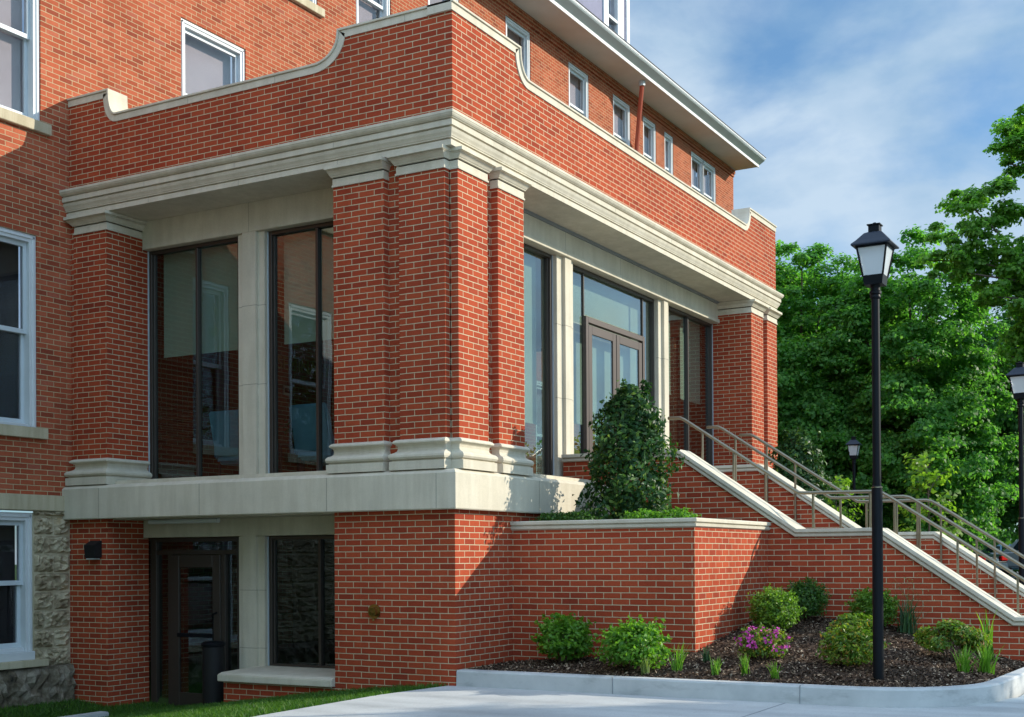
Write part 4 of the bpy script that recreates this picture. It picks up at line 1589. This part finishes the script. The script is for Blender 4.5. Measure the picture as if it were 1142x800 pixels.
for i, (x, y) in enumerate([(1.65, -0.36), (1.62, -0.72), (1.62, -1.55), (1.62, -1.95)]):
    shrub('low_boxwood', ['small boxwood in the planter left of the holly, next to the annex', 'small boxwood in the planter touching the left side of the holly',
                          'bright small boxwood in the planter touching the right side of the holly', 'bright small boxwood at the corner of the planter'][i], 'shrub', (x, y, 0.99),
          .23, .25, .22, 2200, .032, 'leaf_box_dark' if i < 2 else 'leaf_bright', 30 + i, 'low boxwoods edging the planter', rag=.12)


def holly(loc, label, seed, n=7000):
    r = thing('holly_tree', label, 'holly', loc, group='tall hollies in the planters')
    g = np.random.default_rng(seed)
    H = 1.75
    z_ = g.uniform(0, 1, n)
    z_ = 0.04 + 0.96 * z_
    env = np.interp(z_, [0, .08, .3, .55, .76, .9, 1.0], [.36, .52, .56, .52, .40, .26, .06])
    a = g.uniform(0, 2 * np.pi, n)
    lob = .93 + .13 * np.sin(3 * a + 9 * z_) + .12 * np.sin(5 * a - 14 * z_ + 1.3) + .10 * np.sin(21 * z_ + 2 * a)
    rr = g.uniform(0, 1, n) ** .35
    rr = rr * env * lob + (g.uniform(0, 1, n) < .10) * g.uniform(0, .12, n)
    P = np.stack([np.cos(a) * rr, np.sin(a) * rr, z_ * H], 1)
    # a couple of shoots at the top
    for k in range(8):
        sh = g.normal(0, .13, 2)
        m_ = 34
        tt = g.uniform(0, 1, m_)
        P = np.concatenate([P, np.stack([sh[0] + g.normal(0, .02, m_), sh[1] + g.normal(0, .02, m_), H * .93 + tt * g.uniform(.08, .22)], 1)])
    D = np.stack([np.cos(a), np.sin(a), np.full(n, .35)], 1)
    D = np.concatenate([D, np.tile([0, 0, 1.0], (len(P) - n, 1))])
    N = D + g.normal(size=P.shape) * .6
    V, F = leaves(g, P, N, g.uniform(.7, 1.25, len(P)) * .078, .5, .3)
    np_mesh('crown', V, F, 'leaf_holly', r)
    s = MB()
    s.tube([(0, 0, -.05), (.02, .01, .7), (-.01, .02, 1.55)], [.03, .02, .006], 7)
    for k in range(26):
        a0, z0 = g.uniform(0, 6.28), g.uniform(.1, 1.4)
        L = float(np.interp(z0 / H, [0, .3, .8, 1], [.4, .45, .28, .1]))
        s.tube([(0, 0, z0), (math.cos(a0) * L * .5, math.sin(a0) * L * .5, z0 + .08), (math.cos(a0) * L, math.sin(a0) * L, z0 + .2)], [.009, .006, .002], 5)
    s.build('trunk', 'twig', r, local=True)
    return r


holly((2.40, -1.02, 1.0), 'tall dark glossy holly in the planter by the entrance', 41)
holly((9.1, -1.05, 1.0), 'dark holly beyond the stairs in front of the far brick pier', 42, 8000)


def tuft(label, loc, n, h, spread, mat, seed, w=.006, name='grass_tuft', group='young grass like plants in the bed'):
    g = np.random.default_rng(seed)
    r = thing(name, label, 'plant', loc, group=group)
    base = np.zeros((n, 3))
    base[:, :2] = g.normal(0, spread * .3, (n, 2))
    base[:, 2] = -.01
    lean = g.normal(0, spread * .72, (n, 2))
    V, F = blades(g, base, 1.85 * h * g.uniform(.6, 1.1, n), np.full(n, w), lean, 4)
    np_mesh('blades', V, F, mat, r)
    return r


tuft('bright spiky tuft near the outer corner of the planter', (0.47, -2.43, -0.545), 46, .23, .075, 'blade_green', 51)
tuft('thin dark green tuft close to the sunlit planter wall', (0.89, -2.57, -0.475), 26, .15, .06, 'blade_iris', 52)
tuft('small bright tuft by the kerb between the planter corner and the azalea', (0.40, -2.87, -0.55), 38, .15, .06, 'blade_green', 53)
tuft('bright tuft by the kerb just in front of the azalea', (0.45, -3.15, -0.545), 40, .17, .06, 'blade_green', 54)
tuft('short bright tuft by the kerb between azalea and lamp post', (0.34, -3.50, -0.56), 34, .14, .05, 'blade_green', 55)
tuft('dark arching iris clump at the foot of the stair wall', (3.45, -4.10, -0.29), 70, .34, .16, 'blade_iris', 56, .009)
tuft('bright leafy tuft in front of the wide rhododendron', (1.82, -5.03, -0.565), 60, .22, .10, 'blade_green', 57, .010)
tuft('bright leafy tuft at the kerb bend, next to the wide rhododendron', (2.05, -5.20, -0.59), 60, .24, .10, 'blade_green', 58, .010)
tuft('pale yellow green seedling by the kerb in front of the leafy shrub', (0.32, -2.12, -0.57), 40, .15, .06, 'blade_pale', 59, .012)
tuft('upright lily stem with drooping leaves near the end of the stair wall', (3.30, -5.02, -0.53), 14, .42, .09, 'leaf_bright', 60, .022, 'lily_plant')
ss = thing('seed_stalks', 'thin dry flower stalks rising above the iris against the stair wall', 'plant', (3.5, -4.08, -.28))
s = MB()
g = np.random.default_rng(77)
for k in range(7):
    s.tube([(g.normal(0, .05), g.normal(0, .08), 0), (g.normal(0, .07), g.normal(0, .10), .35), (g.normal(0, .1), g.normal(0, .14), g.uniform(.5, .72))], [.004, .003, .0015], 4)
s.build('stem', 'seed_stalk', ss, local=True)
P = np.array([[g.normal(0, .09), g.normal(0, .13), g.uniform(.4, .72)] for _ in range(60)])
V, F = leaves(g, P, g.normal(size=P.shape), np.full(60, .028), .5)
np_mesh('seed_head', V, F, 'seed_stalk', ss)

# ------------------------------------------------------------------ trees
def tree(name, label, loc, H, blobs, nclus, per, leaf, mat, seed, trunk_r=.22, csize=1.0, gap=0.0, limbs=16, group='trees beyond the stairs', tz=None, flat=.55, branch_clusters=False):
    r = thing(name, label, 'tree', loc, group=group)
    g = np.random.default_rng(seed)
    B_ = np.array(blobs, float)
    vol = B_[:, 3] * B_[:, 4] * B_[:, 5]
    pick = g.choice(len(B_), nclus, p=vol / vol.sum())
    D = unit(g.normal(size=(nclus, 3)))
    rr = g.uniform(0, 1, nclus) ** .38
    C_ = B_[pick, :3] + D * rr[:, None] * B_[pick, 3:]
    C_ = C_[C_[:, 2] > .5]
    D = D[:len(C_)]
    nc = len(C_)
    cs = csize * g.uniform(.55, 1.25, nc)
    P = np.repeat(C_, per, 0)
    sg = np.repeat(cs, per)[:, None]
    # each cluster is a leaning, flattened spray with its leaves thick on the upper side
    off = unit(g.normal(size=(nc * per, 3)))
    up_ = g.uniform(0, 1, nc * per) < .78
    off[:, 2] = np.where(up_, np.abs(off[:, 2]), off[:, 2])
    off *= (g.uniform(0, 1, (nc * per, 1)) ** .45) * g.uniform(.8, 1.15, (nc * per, 1))
    dn = off.copy()
    off[:, 2] = off[:, 2] * flat * 1.25 - .22 * (off[:, 0] ** 2 + off[:, 1] ** 2)
    P = P + off * sg * .62
    cen = B_[:, :3].mean(0)
    out_ = unit(P - cen)
    N = out_ * .35 + dn * .75 + np.array([0, 0, .45]) + g.normal(size=P.shape) * .42
    V, F = leaves(g, P, N, g.uniform(.65, 1.25, len(P)) * leaf, .7, .2)
    np_mesh('crown', V, F, mat, r)
    s = MB()
    th = tz or H * .62
    s.tube([(0, 0, -.3), (g.normal(0, .08), g.normal(0, .08), th * .4), (g.normal(0, .2), g.normal(0, .2), th)], [trunk_r, trunk_r * .8, trunk_r * .4], 9)
    s.build('trunk', 'bark', r, local=True, smooth=True)
    lm = MB()
    for k in range(limbs):
        e = C_[g.integers(0, nc)]
        z0 = g.uniform(.25, .95) * th
        z0 = min(z0, max(e[2] - .3, .6))
        mid = np.array([e[0] * .45, e[1] * .45, z0 + (e[2] - z0) * .6])
        lm.tube([(0, 0, z0), tuple(mid), tuple(e)], [trunk_r * .38, trunk_r * .22, .02], 6)
    lm.build('limb', 'bark', r, local=True, smooth=True)
    return r


tree('maple_tree', 'broad green maple rising just beyond the end of the annex', (31.2, 5.6, -.4), 12.0,
     [(0, 0, 6.6, 3.3, 3.3, 5.0), (-1.0, -1.4, 4.2, 2.6, 2.6, 3.0), (0.3, 0.6, 9.6, 2.0, 2.0, 2.3)], 600, 200, .145, 'leaf_maple', 101, .25, .95)
tree('maple_tree', 'pointed bright maple standing behind the lantern of the bed lamp post', (30.6, 1.7, -.4), 12.2,
     [(0, 0, 6.2, 3.0, 3.0, 4.8), (0.2, 1.6, 8.2, 1.6, 1.6, 2.6), (0.1, -.35, 10.6, .8, .8, 1.5), (-1.2, -1.0, 3.8, 2.4, 2.4, 2.6)], 600, 200, .145, 'leaf_maple', 102, .25, .95)
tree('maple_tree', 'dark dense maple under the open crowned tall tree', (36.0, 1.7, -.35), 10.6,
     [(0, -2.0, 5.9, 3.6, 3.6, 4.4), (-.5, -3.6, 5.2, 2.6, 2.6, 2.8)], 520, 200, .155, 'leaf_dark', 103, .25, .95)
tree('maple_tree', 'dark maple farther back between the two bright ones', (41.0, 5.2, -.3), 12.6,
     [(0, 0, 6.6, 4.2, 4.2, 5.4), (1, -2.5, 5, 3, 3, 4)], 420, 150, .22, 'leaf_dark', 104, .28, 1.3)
tree('maple_tree', 'low bright maple in front of the dark one near the parked cars', (36.5, -3.6, -.35), 9.6,
     [(0, 0, 6.0, 3.2, 3.2, 3.0), (0.6, 2.2, 5.5, 2.2, 2.2, 2.4)], 450, 200, .155, 'leaf_maple', 105, .22, .95)
# tall, open crown: a few leafy boughs on visible branches
tree('locust_tree', 'tall open crowned tree with bright feathery boughs against the sky', (27.4, -3.6, -.4), 15.0,
     [(-1.0, 2.3, 11.0, .8, 1.1, .8), (-1.35, 2.85, 10.2, .8, .95, .5), (-1.6, 3.3, 9.3, .6, .7, .4), (-1.1, 2.4, 9.5, .9, 1.0, .6), (-.7, 1.5, 12.5, .7, .8, .8),
      (-.4, 1.1, 12.9, .8, .9, .8), (-.8, 1.8, 8.6, .9, .9, .8), (0, 1.0, 9.0, 1.2, 1.2, 1.2), (-.4, 1.0, 11.0, .7, .6, .6), (.5, -1.0, 10.8, 1.6, 1.6, 2.0), (.2, .2, 7.2, 1.8, 1.8, 1.4)],
     520, 190, .135, 'leaf_locust', 106, .15, .60, limbs=45, tz=12.0, flat=.5)
tree('street_tree', 'leafy street tree beside the front path, shading the pavement and the kerb', (8.2, -17.35, -.74), 10.5,
     [(0, 0, 7.0, 3.0, 3.0, 2.0), (-1.6, 2.2, 6.6, 2.2, 2.2, 1.7), (0.8, -1.0, 8.4, 2.0, 2.0, 1.5)], 230, 130, .20, 'leaf_maple', 107, .2, 1.2)
# dark wood behind everything, one mass
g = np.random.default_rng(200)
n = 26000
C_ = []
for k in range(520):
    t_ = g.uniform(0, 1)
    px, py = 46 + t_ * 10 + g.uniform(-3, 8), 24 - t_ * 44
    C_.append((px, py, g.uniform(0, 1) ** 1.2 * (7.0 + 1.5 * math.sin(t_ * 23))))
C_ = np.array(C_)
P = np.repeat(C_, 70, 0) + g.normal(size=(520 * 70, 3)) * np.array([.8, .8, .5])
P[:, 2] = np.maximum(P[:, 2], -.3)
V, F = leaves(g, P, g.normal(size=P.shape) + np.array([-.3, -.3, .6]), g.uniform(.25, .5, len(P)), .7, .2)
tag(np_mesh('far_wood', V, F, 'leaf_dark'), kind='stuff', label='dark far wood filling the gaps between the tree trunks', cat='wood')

# the surroundings that the glass mirrors: trees along the street
g = np.random.default_rng(201)
C_ = []
for k in range(1300):
    a = g.uniform(rad(-178), rad(-12)) if k % 2 else g.uniform(rad(-40), rad(-12))
    d = g.uniform(60, 72)
    hh = 7.2
    C_.append((math.cos(a) * d, math.sin(a) * d, g.uniform(0, 1) ** .9 * (hh + 1.0 * math.sin(a * 31) + .8 * math.sin(a * 77))))
for k in range(300):
    a = g.uniform(rad(140), rad(182))
    d = g.uniform(36, 48)
    C_.append((math.cos(a) * d, math.sin(a) * d, g.uniform(0, 1) ** .8 * (15.0 + 2.5 * math.sin(a * 37))))
for k in range(260):  # nearer crowns out of view, added to darken the wall's left end
    a, q = g.uniform(0, 6.28), g.uniform(0, 1) ** .5
    cx_, cy_ = [(-13.5, 5.5), (-16.5, 0.5), (-20.0, -4.0)][k % 3]
    C_.append((cx_ + math.cos(a) * q * 3.6, cy_ + math.sin(a) * q * 3.2, g.uniform(1.5, 10.5)))
C_ = np.array(C_)
P = np.repeat(C_, 90, 0) + g.normal(size=(len(C_) * 90, 3)) * np.array([1.2, 1.2, .8])
P[:, 2] = np.maximum(P[:, 2], -.5)
V, F = leaves(g, P, g.normal(size=P.shape) + np.array([0, 0, .6]), g.uniform(.22, .42, len(P)), .7, .2)
tag(np_mesh('street_wood', V, F, 'leaf_dark'), kind='stuff', label='belt of trees across the street, mirrored in the windows, and nearer unseen crowns added as shade', cat='wood')


def sapling(label, loc, H, w, seed, n=900, leaf=.085):
    r = thing('young_tree', label, 'young tree', loc, group='light green young trees behind the stairs')
    g = np.random.default_rng(seed)
    s = MB()
    s.tube([(0, 0, -.1), (.03, .02, H * .5), (.0, .05, H)], [.03, .02, .005], 6)
    s.build('trunk', 'bark', r, local=True)
    lm = MB()
    P, N = [], []
    for k in range(34):
        a = g.uniform(0, 6.28)
        z0 = g.uniform(.25, .95) * H
        L = w * (1.15 - .75 * z0 / H) * g.uniform(.5, 1.1)
        e = np.array([math.cos(a) * L, math.sin(a) * L, z0 + L * g.uniform(.3, .9)])
        lm.tube([(0, 0, z0), tuple(e * [.5, .5, 1] - [0, 0, .05]), tuple(e)], [.008, .006, .002], 4)
        for q in range(n // 34):
            tt = g.uniform(.3, 1.08)
            P.append(np.array([0, 0, z0]) * (1 - tt) + e * tt + g.normal(size=3) * .055)
            N.append(np.array([math.cos(a), math.sin(a), .8]) + g.normal(size=3) * .6)
    lm.build('limb', 'bark', r, local=True)
    V, F = leaves(g, np.array(P), np.array(N), g.uniform(.7, 1.3, len(P)) * leaf, .65)
    np_mesh('crown', V, F, 'leaf_sapling', r)


sapling('light yellow green young tree behind the lower handrail bend', (10.4, -2.95, -.72), 3.1, .85, 301, 1000, .10)
sapling('slim light green young tree just left of the small looking lamp post', (9.8, -1.55, -.7), 2.75, .55, 302, 1100)

# ------------------------------------------------------------------ parked cars
def car(name, label, cat, loc, rz, kind, paint):
    r = thing(name, label, cat, loc, rz, group='cars parked beyond the stairs')
    if kind == 'sedan':
        L, Wd = 4.6, 1.78
        low = [(-2.25, .35), (-2.30, .55), (-2.24, .80), (-2.1, .93), (-1.45, .98), (1.0, .96), (1.9, .86), (2.22, .70), (2.3, .5), (2.25, .3), (-2.0, .25)]
        cab = [(-1.55, .965), (-.95, 1.36), (-.5, 1.43), (.35, 1.42), (1.15, .955)]
    else:
        L, Wd = 4.6, 1.86
        low = [(-2.2, .45), (-2.28, .7), (-2.25, 1.05), (-2.15, 1.10), (.95, 1.08), (1.9, 1.02), (2.2, .9), (2.28, .6), (2.2, .4), (-2.0, .35)]
        cab = [(-2.12, 1.09), (-1.98, 1.66), (-1.75, 1.76), (.1, 1.76), (.35, 1.70), (1.05, 1.07)]
    b = MB().prism(low, 'Y', -Wd / 2, Wd / 2)
    b.build('body', paint, r, bevel=0.07, local=True, smooth=True, segs=3)
    # cabin with tumblehome
    hw0, hw1 = Wd / 2 - .06, Wd / 2 - .22
    zmin, zmax = min(p[1] for p in cab), max(p[1] for p in cab)
    def wv(z_):
        return hw0 + (hw1 - hw0) * (z_ - zmin) / (zmax - zmin)
    n_ = len(cab)
    m = MB()
    m.add([(p[0], -wv(p[1]), p[1]) for p in cab] + [(p[0], wv(p[1]), p[1]) for p in cab],
          [tuple(range(n_)), tuple(range(n_, 2 * n_))[::-1]] + [(i, i + 1, n_ + i + 1, n_ + i) for i in range(n_ - 1)])
    m.build('cabin', paint, r, bevel=0.03, local=True, smooth=True)
    # windows: slightly proud, following the cabin's faces
    def quad_on(p, q, s, nm):
        k0, k1 = .08, .92
        a = (p[0] + (q[0] - p[0]) * .10, p[1] + (q[1] - p[1]) * .10)
        c_ = (p[0] + (q[0] - p[0]) * .90, p[1] + (q[1] - p[1]) * .90)
        nx_, nz_ = -(q[1] - p[1]), (q[0] - p[0])
        l_ = math.hypot(nx_, nz_)
        nx_, nz_ = nx_ / l_ * .012, nz_ / l_ * .012
        wa, wc = wv(a[1]) * .9, wv(c_[1]) * .9
        mm = MB().add([(a[0] + nx_, -wa, a[1] + nz_), (a[0] + nx_, wa, a[1] + nz_), (c_[0] + nx_, wc, c_[1] + nz_), (c_[0] + nx_, -wc, c_[1] + nz_),
                       (a[0], -wa, a[1]), (a[0], wa, a[1]), (c_[0], wc, c_[1]), (c_[0], -wc, c_[1])], [(0, 1, 2, 3), (0, 4, 5, 1), (1, 5, 6, 2), (2, 6, 7, 3), (3, 7, 4, 0)])
        mm.build(nm, 'car_glass', r, local=True)
    quad_on(cab[0], cab[1], 1, 'rear_window')
    quad_on(cab[-2], cab[-1], 1, 'windscreen')
    for s_ in (-1, 1):
        spans = ((-1.15, -.2), (-.12, .75)) if kind == 'sedan' else ((-1.85, -.95), (-.87, -.05), (.03, .7))
        for a, b_ in spans:
            z0_, z1_ = zmin + .05, zmax - .10
            def xcl(x, z_):
                lo = np.interp(z_, [p[1] for p in cab[:2]], [p[0] for p in cab[:2]]) + .08
                hi = np.interp(z_, [cab[-1][1], cab[-2][1]], [cab[-1][0], cab[-2][0]]) - .08
                return min(max(x, lo), hi)
            pts_ = [(xcl(a, z0_), z0_), (xcl(b_, z0_), z0_), (xcl(b_, z1_), z1_), (xcl(a, z1_), z1_)]
            vs = [(p[0], s_ * (wv(p[1]) + .010), p[1]) for p in pts_] + [(p[0], s_ * (wv(p[1]) - .01), p[1]) for p in pts_]
            MB().add(vs, [(0, 1, 2, 3), (0, 4, 5, 1), (1, 5, 6, 2), (2, 6, 7, 3), (3, 7, 4, 0)]).build('side_window', 'car_glass', r, local=True)
        zt = .80 if kind == 'sedan' else .95
        MB().box(-2.32, -2.12, s_ * (Wd / 2 - .42), s_ * (Wd / 2 + .012), zt - .11, zt + .08).build('tail_light', 'red_lens', r, bevel=.03, local=True)
        MB().box(2.12, 2.31, s_ * (Wd / 2 - .4), s_ * (Wd / 2 - .02), .66, .80).build('headlight', 'white_ceramic', r, bevel=.03, local=True)
        for x in (-1.4, 1.4):
            w_ = MB()
            w_.tube([(x, s_ * (Wd / 2 - .21), .33), (x, s_ * (Wd / 2 + .012), .33)], .33, 20)
            wo_ = w_.build('wheel', 'rubber', r, bevel=.02, local=True, smooth=True)
            w_ = MB()
            w_.tube([(x, s_ * (Wd / 2 - .05), .33), (x, s_ * (Wd / 2 + .022), .33)], .21, 14)
            w_.build('rim', 'chrome', wo_, local=True)
    MB().box(-2.37, -2.2, -Wd / 2 + .04, Wd / 2 - .04, .36, .60).build('rear_bumper', 'car_silver' if kind == 'sedan' else paint, r, bevel=.04, local=True, smooth=True)
    MB().box(-2.335, -2.29, -.26, .26, .66 if kind == 'sedan' else .78, .78 if kind == 'sedan' else .90).build('number_plate', 'white_ceramic', r, local=True)
    return r


car('sedan', 'dark sedan seen from behind with red tail lights, below the handrails', 'car', (44.9, 3.35, -.27), rad(60), 'sedan', 'car_dark')
car('suv', 'grey sport utility vehicle parked by the lamp post at the picture edge', 'car', (47.5, 0.35, -.27), rad(86), 'suv', 'car_silver')
car('sedan', 'light blue car mostly hidden behind the dark sedan', 'car', (50.6, 2.3, -.27), rad(100), 'sedan', 'car_blue')

# ------------------------------------------------------------------ small things on and in the annex
sc_ = thing('wall_light', 'small dark wedge shaped wall light on the lower brick pier', 'wall light', (0.0, 5.54, 0.79))
MB().box(-0.025, -.001, 5.45, 5.63, 0.70, 0.92).build('back_plate', 'sconce_dark', sc_)
MB().prism([(-0.026, 0.92), (-0.14, 0.86), (-0.12, 0.69), (-0.026, 0.69)], 'Y', 5.44, 5.64).build('hood', 'sconce_dark', sc_, bevel=0.008)
MB().box(-0.11, -0.03, 5.46, 5.62, 0.676, 0.689).build('lens', 'lantern_glass', sc_)
bc = thing('brass_inlet', 'round brass inlet cap on the shaded brick wall', 'pipe cap', (0.0, 1.084, 0.062))
m = MB()
m.tube([(-.001, 1.084, .062), (-.018, 1.084, .062)], .082, 24)
m.build('flange', 'brass', bc, smooth=True)
m = MB()
m.tube([(-.018, 1.07, .062), (-.075, 1.07, .055)], .052, 20)
m.build('cap', 'brass', bc, smooth=True)
m = MB()
m.tube([(-.076, 1.07, .05), (-.10, 1.07, .045)], .018, 8)
m.tube([(-.05, 1.07, -.02), (-.05, 1.07, -.045)], .012, 8)
m.build('lug', 'brass', bc)
tc = thing('trash_bin', 'tall dark waste bin beside the basement door', 'bin', (0.30, 3.80, -1.34))
m = MB()
m.lathe([(.13, -1.34), (.14, -1.33), (.14, -.44), (.13, -.43)], (0.30, 3.80), 20)
m.build('body', 'sconce_dark', tc, smooth=True)
m = MB()
m.lathe([(.15, -.43), (.155, -.40), (.13, -.375), (.05, -.365), (.0, -.365)], (0.30, 3.80), 20)
m.build('lid', 'black_metal', tc, smooth=True)


def armchair(loc, rz, label):
    r = thing('armchair', label, 'chair', loc, rz, group='blue chairs behind the side windows')
    MB().prism([(-.28, .42), (-.42, 1.02), (-.36, 1.04), (-.16, .44)], 'Y', -.30, .30).build('backrest', 'blue_fabric', r, bevel=.02, local=True, smooth=True)
    MB().box(-.26, .34, -.30, .30, .32, .46).build('seat', 'blue_fabric', r, bevel=.04, local=True, smooth=True)
    for sx in (-.24, .28):
        for sy in (-.25, .25):
            MB().tube([(sx, sy, 0), (sx, sy, .33)], .02, 8).build('leg', 'dark_wood', r, local=True)
    for sy in (-1, 1):
        MB().box(-.25, .25, sy * .30, sy * .36, .40, .64).build('armrest', 'blue_fabric', r, bevel=.025, local=True, smooth=True)
    return r


armchair((1.62, 4.42, 1.648), 0.0, 'blue high backed chair in the window nearest the old building')
armchair((1.62, 3.02, 1.648), 0.0, 'blue high backed chair next to the potted plant')
tb = thing('side_table', 'dark red wooden side table under the potted plant', 'table', (2.3, 4.0, 1.648))
MB().box(-.24, .24, -.24, .24, .60, .64).build('tabletop', 'dark_wood', tb, bevel=.005, local=True)
for sx in (-.2, .2):
    for sy in (-.2, .2):
        MB().box(sx - .02, sx + .02, sy - .02, sy + .02, 0, .60).build('leg', 'dark_wood', tb, local=True)
pt = thing('potted_plant', 'leafy plant in a white pot on the side table', 'plant', (2.3, 4.0, 2.288))
m = MB()
m.lathe([(.07, 0), (.09, .01), (.125, .15), (.12, .155), (.11, .14)], n=20)
m.build('pot', 'white_ceramic', pt, local=True, smooth=True)
g = np.random.default_rng(9)
P = np.stack([g.normal(0, .10, 220), g.normal(0, .12, 220), .15 + np.abs(g.normal(0, .10, 220))], 1)
V, F = leaves(g, P, g.normal(size=P.shape) + np.array([0, 0, .7]), g.uniform(.06, .11, 220), .4)
np_mesh('foliage', V, F, 'leaf_box_dark', pt)

th_ = thing('thermostat', 'small white framed wall control on the inner brick wall', 'thermostat', (4.46, YO - .005, 3.41))
MB().box(4.37, 4.55, YO - .03, YO - .002, 3.34, 3.49).build('plate', 'white_ceramic', th_, bevel=.004)
MB().box(4.40, 4.52, YO - .036, YO - .031, 3.38, 3.45).build('screen', 'black_metal', th_)

# gold lettering on the inner brick wall
def lettering(txt, x, z, size):
    cu = bpy.data.curves.new('lettering', 'FONT')
    cu.body = txt
    cu.size = size
    cu.extrude = 0.006
    cu.bevel_depth = 0.001
    to = bpy.data.objects.new('lettering', cu)
    COL.objects.link(to)
    bpy.context.view_layer.update()
    me = bpy.data.meshes.new_from_object(to.evaluated_get(bpy.context.evaluated_depsgraph_get()))
    bpy.data.objects.remove(to)
    o_ = bpy.data.objects.new('wall_lettering', me)
    COL.objects.link(o_)
    me.materials.clear()
    me.materials.append(MATS['gold_letter'])
    o_.rotation_euler = (rad(90), 0, 0)
    o_.location = (x, YO - .012, z)
    return o_


tag(lettering('SEMINARY', 4.22, 3.76, 0.30), 'gold letters reading SEMINARY on the inner brick wall', 'lettering')
